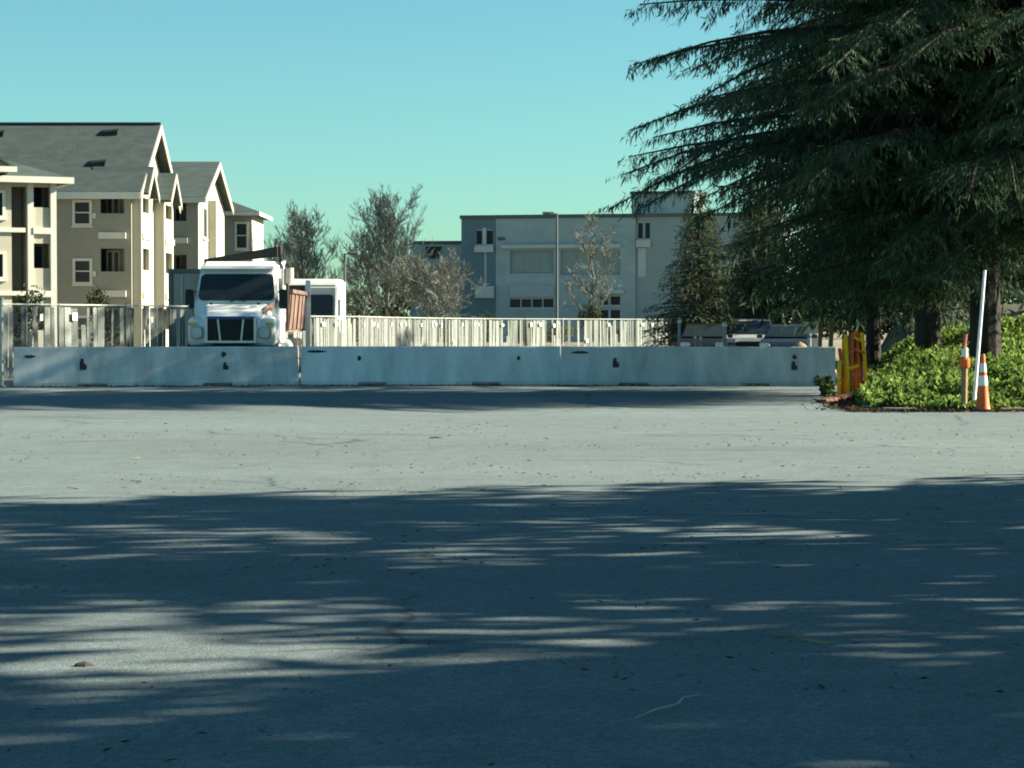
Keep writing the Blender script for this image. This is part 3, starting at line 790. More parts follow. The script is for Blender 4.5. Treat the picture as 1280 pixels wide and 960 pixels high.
bay(A, 7.0, 10.2, 0.55, EZ - .05, 9.6, fl)
tag(A, "tan three storey apartment block with broad grey roof and roof vents", "building")

# --- rear apartment block
B = empty("apartment_block", (-18.6, 133.0, 0.0))
Wb, Db, EB, RB = 9.0, 12.0, 9.1, 11.55
FB = Face((0, 0, 0), (-1, 0, 0), (0, -1, 0))
balB = [(3.6, 4.7, 5.6), (6.6, 7.6, 8.75)]
hol = [(.7, 2.0, zp, z1) for _, zp, z1 in balB] + [(3.1, 3.9, 7.1, 8.3), (3.1, 3.9, 4.2, 5.3)]
mb = MB(); FB.wall(mb, 0, Wb, 0, EB, .2, hol); mb.build("front_wall", M_STUCCO, B)
mb = MB(); mb.box(-Wb, -.0, .21, Db, 0, EB - .02)
mb = MB(); Face((0, 0, 0), (0, 1, 0), (1, 0, 0)).wall(mb, .21, Db, 0, EB, .2, []); mb.build("right_wall", M_CREAM, B)
mb = MB(); Face((-Wb, 0, 0), (0, 1, 0), (-1, 0, 0)).wall(mb, .21, Db, 0, EB, .2, []); mb.build("left_wall", M_STUCCO, B)
mb = MB(); Face((0, Db, 0), (-1, 0, 0), (0, 1, 0)).wall(mb, .21, Wb - .21, 0, EB, .2, []); mb.build("rear_wall", M_STUCCO, B)
balcony_set(B, FB, .7, 2.0, balB)
window(B, FB, 3.5, 7.7, .8, 1.2); window(B, FB, 3.5, 4.75, .8, 1.1)
rb = MB()
slope(rb, [(-Wb - .4, -.5, EB - .1), (.5, -.5, EB - .1), (.5, Db / 2, RB), (-Wb - .4, Db / 2, RB)])
slope(rb, [(-Wb - .4, Db / 2 + .003, RB - .003), (.5, Db / 2 + .003, RB - .003), (.5, Db + .5, EB - .1), (-Wb - .4, Db + .5, EB - .1)])
rbo = rb.build("roof", M_ROOF, B)
mb = MB()
for y0 in (-.5, Db + .5): slope(mb, [(.505, y0, EB - .14), (.56, y0, EB - .14), (.56, Db / 2, RB - .04), (.505, Db / 2, RB - .04)], .4)
mb.build("bargeboard", M_BARGE, rbo)
mb = MB(); mb.box(-Wb - .4, .5, -.55, -.505, EB - .45, EB - .12); mb.build("fascia", M_TRIM, rbo)
mb = MB(); mb.loft([[(-.02, 0, EB - .02), (-.02, Db, EB - .02), (-.02, Db / 2, RB - .4)], [(-.2, 0, EB - .02), (-.2, Db, EB - .02), (-.2, Db / 2, RB - .4)]]); mb.build("gable_wall", M_CREAM, B)
FBr = Face((0, 0, 0), (0, 1, 0), (1, 0, 0))
for a_ in (2.6, 7.2):
    for z_ in (4.6, 7.6): window(B, FBr, a_, z_, 1.5, 1.7, cols=2, rows=1, depth=.03)
mb = MB(); FBr.box(mb, 4.3, 5.5, 0, EB - .05, .001, .5); mb.build("pilaster", M_CREAM, B)
tag(B, "farther tan apartment block with smaller grey roof seen over the container", "building")

C_ = empty("apartment_block", (-17.4, 150.0, 0.0))
FC = Face((0, 0, 0), (-1, 0, 0), (0, -1, 0))
mb = MB(); FC.wall(mb, 0, 5, 0, 9.0, .2, [(.35, 1.0, 6.6, 8.2), (.35, 1.0, 3.6, 5.2)]); mb.build("front_wall", M_STUCCO, C_)
mb = MB(); Face((0, 0, 0), (0, 1, 0), (1, 0, 0)).wall(mb, .21, 7, 0, 9.0, .2, []); mb.build("right_wall", M_CREAM, C_)
mb = MB(); mb.box(-5, -.21, 6.8, 7.0, 0, 9); mb.build("rear_wall", M_STUCCO, C_)
mb = MB(); mb.box(-5.0, -4.8, .21, 6.79, 0, 9); mb.build("left_wall", M_STUCCO, C_)
window(C_, FC, .675, 7.4, .65, 1.6); window(C_, FC, .675, 4.4, .65, 1.6)
rc = MB(); o_ = .55
E0 = [(-5 - o_, -o_, 9.0), (o_, -o_, 9.0), (o_, 7 + o_, 9.0), (-5 - o_, 7 + o_, 9.0)]; pk = [(-3.2, 2.2, 10.3), (-2.2, 2.8, 10.3)]
rc.add(E0 + [(-2.9, 2.4, 10.3), (-2.9, 4.6, 10.3)] + [(x, y, 8.8) for x, y, z in E0], [(0, 1, 4), (1, 2, 5, 4), (2, 3, 5), (3, 0, 4, 5), (0, 6, 7, 1), (1, 7, 8, 2), (2, 8, 9, 3), (3, 9, 6, 0), (9, 8, 7, 6)])
rco = rc.build("roof", M_ROOF, C_)
mb = MB(); mb.box(-5 - o_, o_ + .04, -o_ - .05, -o_ - .004, 8.74, 8.98); mb.box(o_ + .004, o_ + .05, -o_, 7 + o_, 8.74, 8.98); mb.build("fascia", M_TRIM, rco)
tag(C_, "narrow hip roofed apartment end standing beyond the farther tan block", "building")

# --- near left wing, turned to the sun
Lw = empty("apartment_wing", (-20.3, 100.0, 0.0), R(24))
FL = Face((0, 0, 0), (-1, 0, 0), (0, -1, 0))
lev = [(2.95, 3.95, 5.05), (5.75, 6.65, 7.55), (0.2, 1.2, 2.2)]
hol = [(.30, 1.02, zp, z1) for _, zp, z1 in lev] + [(1.32, 2.0, 0.2, 7.55)]
wl = [(2.75, 4.05), (2.75, 6.75), (2.75, 1.3), (5.0, 4.05), (5.0, 6.75)]
hol += [(a - .35, a + .35, z - .5, z + .5) for a, z in wl]
mb = MB(); FL.wall(mb, 0, 9, 0, 7.75, .2, hol); mb.build("front_wall", M_CREAM, Lw)
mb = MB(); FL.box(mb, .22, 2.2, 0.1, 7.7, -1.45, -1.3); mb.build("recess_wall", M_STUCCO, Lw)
mb = MB(); FL.box(mb, 1.03, 1.31, 0, 7.7, -1.29, -.21); mb.build("recess_divider", M_STUCCO, Lw)
for a, z in wl: window(Lw, FL, a, z, .7, 1.0, rows=1, cols=2)
for z0, zp, z1 in lev:
    mb = MB(); FL.box(mb, .26, 1.06, z0 - .28, z0, -.1, .12); mb.build("balcony_slab", M_TRIM, Lw)
    mb = MB(); FL.box(mb, 1.4, 3.6, z0 - .22, z0 - .02, -.1, .10); mb.build("belt_course", M_TRIM, Lw)
    mb = MB(); FL.box(mb, .4, .9, z0 + .1, z0 + 2.0, -1.29, -1.26); mb.build("balcony_door", M_WGLASS, Lw)
for a in (.0, 1.02):
    mb = MB(); FL.box(mb, a + (.03 if a == 0 else .02), a + .28, 0, 7.74, .001, .09); mb.build("pilaster", M_TRIM, Lw)
mb = MB(); Face((0, 0, 0), (0, 1, 0), (1, 0, 0)).wall(mb, .21, 8, 0, 7.75, .2, []); mb.build("right_wall", M_STUCCO, Lw)
mb = MB(); mb.box(-9, -.21, 7.8, 8.0, 0, 7.75); mb.build("rear_wall", M_STUCCO, Lw)
mb = MB(); mb.box(-9, -8.8, .21, 7.79, 0, 7.75); mb.build("left_wall", M_STUCCO, Lw)
rl = MB(); E0 = [(-9.6, -.6, 7.95), (.6, -.6, 7.95), (.6, 8.6, 7.95), (-9.6, 8.6, 7.95)]
rl.add(E0 + [(-4.0, 3.2, 9.5), (-5.0, 4.8, 9.5)] + [(x, y, 7.76) for x, y, z in E0], [(0, 1, 4), (1, 2, 5, 4), (2, 3, 5), (3, 0, 4, 5), (0, 6, 7, 1), (1, 7, 8, 2), (2, 8, 9, 3), (3, 9, 6, 0), (9, 8, 7, 6)])
rlo = rl.build("roof", M_ROOF, Lw)
mb = MB(); mb.box(-9.6, .65, -.66, -.604, 7.70, 7.98); mb.box(.604, .65, -.6, 8.6, 7.70, 7.98); mb.build("fascia", M_TRIM, rlo)
# small gable over the windows
sg = MB(); slope(sg, [(-2.0, -1.0, 8.35), (-2.0, 2.0, 8.35), (-3.2, 2.0, 9.1), (-3.2, -1.0, 9.1)], .12); slope(sg, [(-3.203, -1.0, 9.1), (-3.203, 2.0, 9.1), (-4.4, 2.0, 8.35), (-4.4, -1.0, 8.35)], .12)
sg.build("gable_roof", M_ROOF, Lw)
mb = MB(); mb.box(-4.4, -1.95, -1.05, -1.004, 8.12, 8.36); mb.build("gable_fascia", M_TRIM, Lw)
mb = MB(); mb.loft([[(-2.2, y, 8.1), (-4.2, y, 8.1), (-4.2, y, 8.4), (-3.2, y, 8.95), (-2.2, y, 8.4)] for y in (-.62, 1.5)]); mb.build("gable_wall", M_CREAM, Lw)
tag(Lw, "cream apartment wing with tall pilasters and low hip roof lit by the sun", "building")

# --- grey office building
G = empty("office_building", (-4.45, 197.0, 0.0), R(-12))
FG = Face((0, 0, 0), (1, 0, 0), (0, -1, 0))
GH, GW = 10.75, 28.0
def gx(px): return (px - 577) / 14.45
def gz(py, px=690): return CAM_H + (HOR - py) / (14.3 + (px - 577) / 223 * .35)
def grect(p0, p1, q0, q1): return (gx(p0), gx(p1), gz(q1), gz(q0))
holes = [grect(597, 604, 285, 304), grect(610, 618, 285, 304), grect(640, 696, 372, 384), grect(755, 766, 369, 381), grect(769, 781, 369, 381), grect(755, 766, 386, 402), grect(769, 781, 386, 402),
         grect(803, 809, 277, 298), grect(812, 818, 277, 298), grect(640, 696, 312, 341), grect(705, 781, 312, 343)]
mb = MB(); FG.wall(mb, 0, gx(622), 0, GH, .3, [h for h in holes if h[1] < gx(622)]); mb.build("bay_wall", M_BLUEW, G)
mb = MB(); FG.wall(mb, gx(622) + .002, gx(800), 0, GH, .3, [h for h in holes if gx(622) < h[0] and h[1] < gx(799)]); mb.build("front_wall", M_GREYW, G)
FG2 = Face((0, .25, 0), (1, 0, 0), (0, -1, 0))
mb = MB(); FG2.wall(mb, gx(800) + .002, GW, 0, GH, .3, [h for h in holes if h[0] > gx(800)]); mb.build("side_bay_wall", M_GREYP, G)
mb = MB(); mb.box(0, GW, 13.7, 14.0, 0, GH); mb.build("rear_wall", M_GREYW, G)
mb = MB(); mb.box(-.0, .3, .302, 13.69, 0, GH); mb.build("left_wall", M_BLUEW, G)
mb = MB(); mb.box(GW - .3, GW, .56, 13.69, 0, GH); mb.build("right_wall", M_GREYW, G)
mb = MB(); mb.box(.31, GW - .31, .6, 13.6, GH - .4, GH - .2); mb.build("roof", M_COPING, G)
mb = MB(); mb.box(-.12, GW + .1, -.14, .18, GH + .002, GH + .32); mb.build("coping", M_COPING, G)
for h in holes[9:]:
    mb = MB(); FG.box(mb, h[0] - .1, h[1] + .1, h[2] - .1, h[3] + .1, -.36, -.305); mb.build("recessed_panel", M_GREYP, G)
    n = 3 if h[1] - h[0] < 4.5 else 4
    for i in range(1, n):
        mb = MB(); x = h[0] + (h[1] - h[0]) * i / n; FG.box(mb, x - .03, x + .03, h[2], h[3], -.304, -.24); mb.build("panel_joint", M_GREYW, G)
def gwin(h, f=M_PALEP, cols=1, off=0):
    fc = FG if not off else FG2
    mb = MB(); fc.box(mb, h[0] - .02, h[1] + .02, h[2] - .02, h[3] + .02, -.24, -.18); w_ = mb.build("window", M_WGLASS, G)
    for i in range(1, cols):
        x = h[0] + (h[1] - h[0]) * i / cols
        m2 = MB(); fc.box(m2, x - .05, x + .05, h[2], h[3], -.18, -.12); m2.build("mullion", f, w_)
    m2 = MB(); fc.box(m2, h[0] - .06, h[1] + .06, h[2] - .14, h[2], -.1, .08); m2.build("sill", f, w_)
    m2 = MB(); fc.box(m2, h[0], h[1], h[3] - .10, h[3] - .005, -.17, -.08); m2.build("head_frame", f, w_)
for h in holes[0:2] + holes[3:7]: gwin(h)
gwin(holes[2], cols=4)
for h in holes[7:9]: gwin(h, off=1)
def gp_(r, d0, d1, name, m, off=0):
    mb = MB(); (FG if not off else FG2).box(mb, r[0], r[1], r[2], r[3], d0, d1); return mb.build(name, m, G)
gp_(grect(604.5, 609.5, 283, 305), .002, .07, "mullion_panel", M_PALEP)
gp_(grect(595, 619, 306, 314), .002, .35, "ledge_panel", M_PALEP)
gp_(grect(596, 620, 357, 372), .002, .45, "canopy_panel", M_PALEP)
gp_(grect(607, 610, 314, 357), .002, .06, "downpipe", M_GREYW)
gp_(grect(624, 634, 295, 299), .002, .05, "vent", M_COPING)
gp_(grect(630, 782, 305, 309.5), .002, .40, "ledge", M_PALEP)
gp_(grect(640, 697, 356, 371), .002, .16, "spandrel_panel", mat("blue_grey_panel", (.30, .35, .40), .8, .06), 0)
gp_(grect(750, 786, 362, 367), .002, .5, "door_canopy", M_PALEP)
gp_(grect(801, 819, 300, 309), .002, .35, "ledge_panel", M_PALEP, 1)
gp_(grect(803, 813, 310, 346), .002, .08, "wall_panel", M_PALEP, 1)
mb = MB(); mb.box(gx(791), gx(870), 2.0, 9.0, GH - .3, GH + 2.1); ph = mb.build("penthouse", M_GREYW, G)
mb = MB(); mb.box(gx(791) - .15, gx(870) + .15, 1.85, 9.15, GH + 2.1, GH + 2.35); mb.build("penthouse_coping", M_COPING, ph)
tag(G, "long grey office building with dark blue corner bay and rooftop penthouse", "building")

W2 = empty("office_wing", (-9.2, 203.0, 0.0), R(-6))
FW = Face((0, 0, 0), (1, 0, 0), (0, -1, 0))
hw_ = (1.35, 2.9, 7.45, 8.55)
mb = MB(); FW.wall(mb, 0, 5.2, 0, 8.75, .3, [hw_]); mb.build("front_wall", M_GREYW, W2)
mb = MB(); mb.box(0, .3, .31, 8, 0, 8.75); mb.build("left_wall", M_GREYP, W2)
mb = MB(); mb.box(.31, 5.2, 7.7, 8, 0, 8.75); mb.build("rear_wall", M_GREYP, W2)
mb = MB(); mb.box(-.1, 5.2, -.12, 8.1, 8.753, 9.05); mb.build("roof", M_COPING, W2)
for q in (0, 1):
    mb = MB(); FW.box(mb, 1.3 + q * .83, 2.07 + q * .83 + .05, 7.43, 8.57, -.24, -.18); mb.build("window", M_WGLASS, W2)
mb = MB(); FW.box(mb, 1.2, 3.2, 6.75, 7.15, .002, .3); mb.build("ledge_panel", M_PALEP, W2)
tag(W2, "lower grey office wing with dark roof edge behind a pale bare tree", "building")

# ------------------------------------------------------------------ trees
def conifer(name, label, base, H, Rr, zlow, seed, nb, needle, bark, spray=(0.30, 0.05), bstep=0.17, sstep=0.09, droop=0.34, up=0.22, trunk_r=0.32, hang=0.85, prof=None, group=None, cat="tree", zpow=0.9, blen=0.22, lowcut=0.0):
    rng = np.random.default_rng(seed)
    root = empty(name, base)
    prof = prof or (lambda t: min(1.0, 1.12 - 1.0 * t) if t > 0.04 else 0.8)
    tm = MB()
    zz = [0, .15, H * .25, H * .5, H * .75, H]
    tm.tube([(0.06 * math.sin(z), 0.06 * math.cos(z * .7) - .06, z - (.25 if z == 0 else 0)) for z in zz], [trunk_r * 1.35, trunk_r * 1.08, trunk_r * .88, trunk_r * .6, trunk_r * .32, .03], 12)
    PB, DB = [], []
    for i in range(nb):
        t = (i + rng.random()) / nb
        z = zlow + (H - zlow) * t ** zpow
        az = i * 2.39996 + rng.normal() * 0.35
        if z < lowcut and math.cos(az + 0.55) > 0.25: continue
        L = Rr * prof(t) * rng.uniform(0.76, 1.06)
        u = np.array([math.cos(az), math.sin(az), 0.0]); w = np.array([-math.sin(az), math.cos(az), 0.0])
        up_ = up * rng.uniform(.6, 1.5); dr = droop * rng.uniform(.7, 1.3); bend = rng.normal() * .12
        def pos(s):
            s = np.asarray(s).reshape(-1, 1)
            return np.array([0, 0, z]) + u * L * s + w * L * bend * s * s + np.array([0, 0, 1.0]) * L * (up_ * s - dr * s * s)
        S = np.linspace(0, 1, 7)
        r0 = 0.011 * L + 0.008
        tm.tube([tuple(p) for p in pos(S)], [r0 * (1 - .9 * s) + .004 for s in S], 5, False)
        s = 0.10; sd = 1
        while s < 1.0:
            bl = (blen * L * (1.08 - s) + 0.30) * rng.uniform(.7, 1.2)
            ang = R(rng.uniform(35, 70)) * sd
            dirv = u * math.cos(ang) + w * math.sin(ang)
            m_ = max(3, int(bl / sstep))
            q = (np.arange(m_) + rng.random(m_)) / m_
            p0 = pos(s)[0]
            pts_ = p0 + np.outer(q * bl, dirv) + np.outer(-(q ** 1.7) * bl * rng.uniform(.25, .6), [0, 0, 1])
            pts_ += rng.normal(size=pts_.shape) * 0.025
            dd = dirv * 0.45 + np.array([0, 0, -hang]) + rng.normal(size=pts_.shape) * 0.38
            PB.append(pts_); DB.append(dd)
            s += bstep / L * rng.uniform(.7, 1.3); sd = -sd
    tm.build("trunk", bark, root)
    P = np.concatenate(PB); D = np.concatenate(DB)
    Vv, Ff = leaf_quads(P, D, spray[0] * rng.uniform(.55, 1.25, len(P)), rng, spray[1] / spray[0])
    np_mesh("crown", Vv, Ff, needle, root)
    tag(root, label, cat, group)
    return root

def ground_z(x, y): return max(0.0, bank_h(x, y)) if x > 5.3 else 0.0
def on(x, y): return (x, y, ground_z(x, y) - 0.03)
cedar_prof = lambda t: .62 if t < .10 else (.62 + 4.2 * (t - .10) if t < .19 else (1.0 if t < .40 else max(.05, 1.0 - (t - .40) * 1.75)))
conifer("cedar_tree", "huge dark cedar with drooping layered branches behind the traffic cone", on(9.5, 45.0), 17, 7.3, 1.8, 41, 330, M_CEDAR, M_BARKD,
        prof=cedar_prof, trunk_r=.30, up=.23, droop=.31, zpow=1.15, bstep=.12, sstep=.027, spray=(.20, .025), blen=.27, lowcut=2.8)
conifer("cedar_tree", "second dark cedar whose trunk stands just behind the huge cedar", on(10.2, 55.0), 16, 6.0, 1.6, 42, 170, M_CEDAR, M_BARKD,
        prof=cedar_prof, trunk_r=.30, spray=(.34, .05), bstep=.18, sstep=.055, zpow=1.1)
conifer("cedar_tree", "slender dark cedar between the yellow barricade and the thick trunks", on(9.75, 60.5), 14, 4.8, 1.5, 43, 150, M_CEDAR, M_BARKD,
        trunk_r=.20, spray=(.34, .05), bstep=.2, sstep=.06)
conifer("cedar_tree", "olive lit cedar beyond the bank right of the thick trunk", on(14.4, 58.0), 13, 5.0, 1.2, 44, 150, M_OLIVE, M_BARKD,
        trunk_r=.28, spray=(.34, .05), bstep=.2, sstep=.06)
conifer("spruce_tree", "dense olive spruce beside the grey office building", (7.2, 86.0, 0), 6.6, 2.5, .3, 45, 260, M_SPRUCE, M_BARKD,
        prof=lambda t: max(.04, 1.0 - t * .92), droop=.18, up=.12, trunk_r=.2, hang=.35, spray=(.22, .04), bstep=.16, sstep=.05, zpow=1.0)
conifer("spruce_tree", "second olive spruce behind the parked cars", (10.0, 90.0, 0), 7.0, 3.2, 1.6, 46, 240, M_SPRUCE, M_BARKD,
        prof=lambda t: max(.04, 1.0 - t * .85), droop=.2, up=.12, trunk_r=.2, hang=.4, spray=(.22, .04), bstep=.16, sstep=.05, zpow=1.0)
conifer("spruce_tree", "dark spruce filling the gap between parked cars and cedars", (13.6, 88.0, 0), 9.5, 4.4, 1.5, 47, 240, M_SHRUB, M_BARKD,
        prof=lambda t: max(.04, 1.0 - t * .8), droop=.2, up=.12, trunk_r=.22, hang=.5, spray=(.26, .05), bstep=.18, sstep=.06, zpow=1.0)
conifer("cedar_tree", "far dark cedar closing the view between the thick trunks", on(13.2, 70.0), 12, 4.6, .6, 48, 130, M_CEDAR, M_BARKD,
        trunk_r=.26, spray=(.36, .06), bstep=.22, sstep=.07)
conifer("cedar_tree", "far olive cedar low behind the bank beyond the white pole", on(17.6, 72.0), 11, 4.6, .6, 49, 120, M_OLIVE, M_BARKD,
        trunk_r=.26, spray=(.36, .06), bstep=.22, sstep=.07)
# trees along the road to the right that shade the foreground
for k, (x, y, H, Rr, sd) in enumerate(((13.8, 19.1, 14.5, 3.7, 51), (13.2, 14.6, 14.5, 4.1, 52), (13.6, 9.6, 15.0, 4.7, 53), (13.4, 4.6, 14.5, 5.2, 54))):
    conifer("roadside_cedar", ["roadside cedar shading the asphalt, next to the sunlit strip", "roadside cedar shading the asphalt, second from the sunlit strip", "roadside cedar shading the asphalt, third from the sunlit strip", "roadside cedar shading the asphalt, farthest from the sunlit strip"][k],
            (x, y, 0), H, Rr, 1.8, sd, 195, M_CEDAR, M_BARKD, prof=lambda t: max(.05, 1.08 - .95 * t), trunk_r=.28, spray=(.46, .15), bstep=.21, sstep=.10, zpow=1.0)

def bare_tree(name, label, base, H, spread, seed, upright, twig, bark, n1=16, tr=.16, fork=0.12, group=None, twr=.019, n4=5):
    rn = random.Random(seed); root = empty(name, base); tm, cm = MB(), MB()
    def rdir(d, ang):
        a = Vector((rn.gauss(0, 1), rn.gauss(0, 1), rn.gauss(0, 1))); a = (a - d * a.dot(d)).normalized()
        return (d * math.cos(ang) + a * math.sin(ang)).normalized()
    zz = [0, H * .3, H * .6, H * .85, H]
    tp = [Vector((rn.gauss(0, .03) * H * .3 * (z > 0), rn.gauss(0, .03) * H * .3 * (z > 0), z - (.1 if z == 0 else 0))) for z in zz]
    tm.tube(tp, [tr, tr * .75, tr * .45, tr * .2, .02], 7)
    def trunk_at(t):
        z = t * H
        for a, b, za, zb in zip(tp[:-1], tp[1:], zz[:-1], zz[1:]):
            if za <= z <= zb: return a.lerp(b, (z - za) / (zb - za))
        return tp[-1]
    def limb(p, d, L, r, lvl):
        n = 4; pts = [p]; dd = d.copy()
        for i in range(n):
            dd = (dd + Vector((rn.gauss(0, .12), rn.gauss(0, .12), upright * .22 + rn.gauss(0, .08)))).normalized()
            pts.append(pts[-1] + dd * (L / n))
        (tm if lvl == 1 else cm).tube(pts, [r * (1 - .75 * i / n) for i in range(n + 1)], 5 if lvl == 1 else 3, False)
        if lvl >= 4: return
        k = {1: 8, 2: 6, 3: n4}[lvl]
        for i in range(k):
            t = rn.uniform(.2, 1.0); j = min(n - 1, int(t * n)); q = pts[j].lerp(pts[j + 1], t * n - j)
            base_d = (pts[j + 1] - pts[j]).normalized()
            limb(q, rdir(base_d, R(rn.uniform(22, 55))), L * rn.uniform(.32, .55), max(r * .5, twr if lvl < 3 else twr * .75), lvl + 1)
    for i in range(n1):
        t = fork + (1 - fork) * (i + rn.random()) / n1
        az = i * 2.4 + rn.gauss(0, .3)
        el = R(lin(rn.uniform(25, 50), 70, upright * .6))
        d = Vector((math.cos(az) * math.cos(el), math.sin(az) * math.cos(el), math.sin(el)))
        limb(trunk_at(min(t, .98)), d, spread * (1.05 - .65 * t) * rn.uniform(.8, 1.2), tr * .42 * (1.05 - .8 * t), 1)
    tm.build("trunk", bark, root); cm.build("crown", twig, root)
    tag(root, label, "tree", group)
    return root
bare_tree("bare_tree", "bare upright winter tree rising behind the dump truck bed", (-14.0, 150.0, 0), 7.3, 4.2, 61, .85, M_TWIG, M_BARKG, 28, n4=6)
bare_tree("bare_tree", "bare winter tree between the dump truck and the farther apartment block", (-16.9, 165.0, 0), 6.3, 3.6, 66, .7, M_TWIG, M_BARKG, 16)
bare_tree("bare_tree", "tallest bare winter tree with a dense upright crown", (-8.35, 150.0, 0), 8.1, 4.8, 62, .8, M_TWIG, M_BARKG, 36, .2, n4=6)
bare_tree("bare_tree", "low wide pale bare tree in front of the lower office wing", (-5.3, 145.0, 0), 4.3, 4.0, 63, .35, M_TWIGP, M_BARKG, 28, .13, n4=6)
bare_tree("bare_tree", "thin pale bare tree in front of the office recessed panels", (5.6, 160.0, 0), 7.9, 3.6, 64, .5, M_TWIGP, M_BARKG, 12, .16, n4=3)
bare_tree("bare_tree", "grey bare tree left of the tallest bare tree", (-10.6, 158.0, 0), 5.6, 3.2, 67, .6, M_TWIG, M_BARKG, 16)

def shrub(name, label, base, size, seed, m, n=1800, leaf=.13, group=None, cat="shrub", lobes=7):
    rng = np.random.default_rng(seed); root = empty(name, base)
    sx, sy, sz_ = size; P, st = [], MB()
    for i in range(lobes):
        c = np.array([rng.uniform(-.6, .6) * sx, rng.uniform(-.6, .6) * sy, rng.uniform(.25, .8) * sz_]); rr = np.array([sx, sy, sz_ * .6]) * rng.uniform(.3, .55)
        q = rng.normal(size=(n // lobes, 3)); q /= np.linalg.norm(q, axis=1, keepdims=True); q *= rng.random((n // lobes, 1)) ** .4
        P.append(c + q * rr)
        st.tube([(0, 0, -.05), tuple(c * .5 + np.array([0, 0, .05])), tuple(c)], [.04, .025, .01], 5, False)
    P = np.concatenate(P); P = P[P[:, 2] > .02]
    Vv, Ff = leaf_quads(P, rng.normal(size=P.shape), leaf * rng.uniform(.6, 1.3, len(P)), rng, .6)
    st.build("stem", M_BARKD, root); np_mesh("foliage", Vv, Ff, m, root)
    tag(root, label, cat, group); return root
shrub("small_tree", "small dark tree in front of the cream apartment wing", (at(36, 400, 88).x, 88, 0), (.75, .7, 3.1), 71, M_SHRUB, 900, .17, cat="tree", lobes=6)
shrub("small_tree", "small dark tree in front of the tan apartment wall", (at(135, 400, 96).x, 96, 0), (1.1, .8, 3.2), 72, M_SHRUB, 1300, .17, cat="tree", lobes=8)
shrub("shrub", "dark rounded shrub at the foot of the dark blue office bay", (at(605, 400, 150).x, 150, 0), (1.6, 1.2, 2.3), 73, M_SHRUB, 1500, .2)
shrub("shrub", "dark shrub around the trunk of the thin pale bare tree", (5.5, 158.5, 0), (.9, .8, 3.0), 74, M_SHRUB, 1200, .2)
for i, (px, d, sx, h) in enumerate(((455, 140, 2.2, 1.9), (500, 142, 2.0, 2.3), (560, 141, 2.0, 1.7), (660, 150, 2.2, 1.7), (700, 152, 1.6, 1.5), (765, 155, 2.0, 1.4))):
    shrub("hedge_shrub", ["low olive shrub under the left side of the tallest bare tree", "dark shrub under the right side of the tallest bare tree", "low olive shrub beneath the low wide pale bare tree", "dark shrub below the dark office window strip", "low olive shrub beside the tall street lamp pole", "dark shrub below the office door windows"][i], (at(px, 400, d).x, d, 0), (sx, 1.0, h), 80 + i, M_SHRUB if i % 2 else M_OLIVE, 1300, .2, "low shrubs above the pale fence")
shrub("low_shrub", "small round green shrub at the foot of the barrier end", (at(1030, 495, 44).x, 44.0, .01), (.26, .22, .42), 95, M_COVER, 900, .06, lobes=6)

tl = MB(); rn = random.Random(8)
rng = np.random.default_rng(8)
n = 26000
X = rng.uniform(-120, 120, n); top = 5.0 + 2.2 * np.array([noise.noise((x * .08, 0, 4)) + .5 * noise.noise((x * .4, 0, 9)) for x in X])
P = np.stack([X, 235 + rng.uniform(-4, 4, n), rng.random(n) ** .8 * top], 1)
Vv, Ff = leaf_quads(P, rng.normal(size=P.shape), rng.uniform(.5, 1.0, n), rng, .6)
t_ = np_mesh("distant_trees", Vv, Ff, M_SHRUB, kind="stuff"); tag(t_, "distant dark belt of trees along the horizon", "tree line")

# ------------------------------------------------------------------ street lamps
def lamp(px, d, H, side, label):
    root = empty("street_lamp", (at(px, 400, d).x, d, 0))
    MB().tube([(0, 0, 0), (0, 0, H)], [.11, .07], 10).build("pole", M_COPING, root, smooth=True)
    MB().tube([(0, 0, H - .05), (side * .35, 0, H)], .04, 6).build("arm", M_COPING, root)
    MB().loft([[(side * .25, y * .8, H - .06), (side * .25, y * .8, H + .10)] if 0 else [(side * xx, yy * w, H + zz_) for yy, zz_ in ((-1, -.08), (1, -.08), (1, .05), (.5, .11), (-.5, .11), (-1, .05))] for xx, w in ((.2, .12), (.45, .18), (.85, .16), (.95, .08))]).build("lamp_head", M_COPING, root)
    MB().tube([(0, 0, 0), (0, 0, .5)], .22, 12).build("footing", M_KERB, root)
    tag(root, label, "street lamp"); return root
lamp(696, 150, 8.9, -1, "tall dark street lamp standing in front of the grey office building")
lamp(431, 140, 5.9, 1, "shorter dark street lamp left of the tallest bare tree")

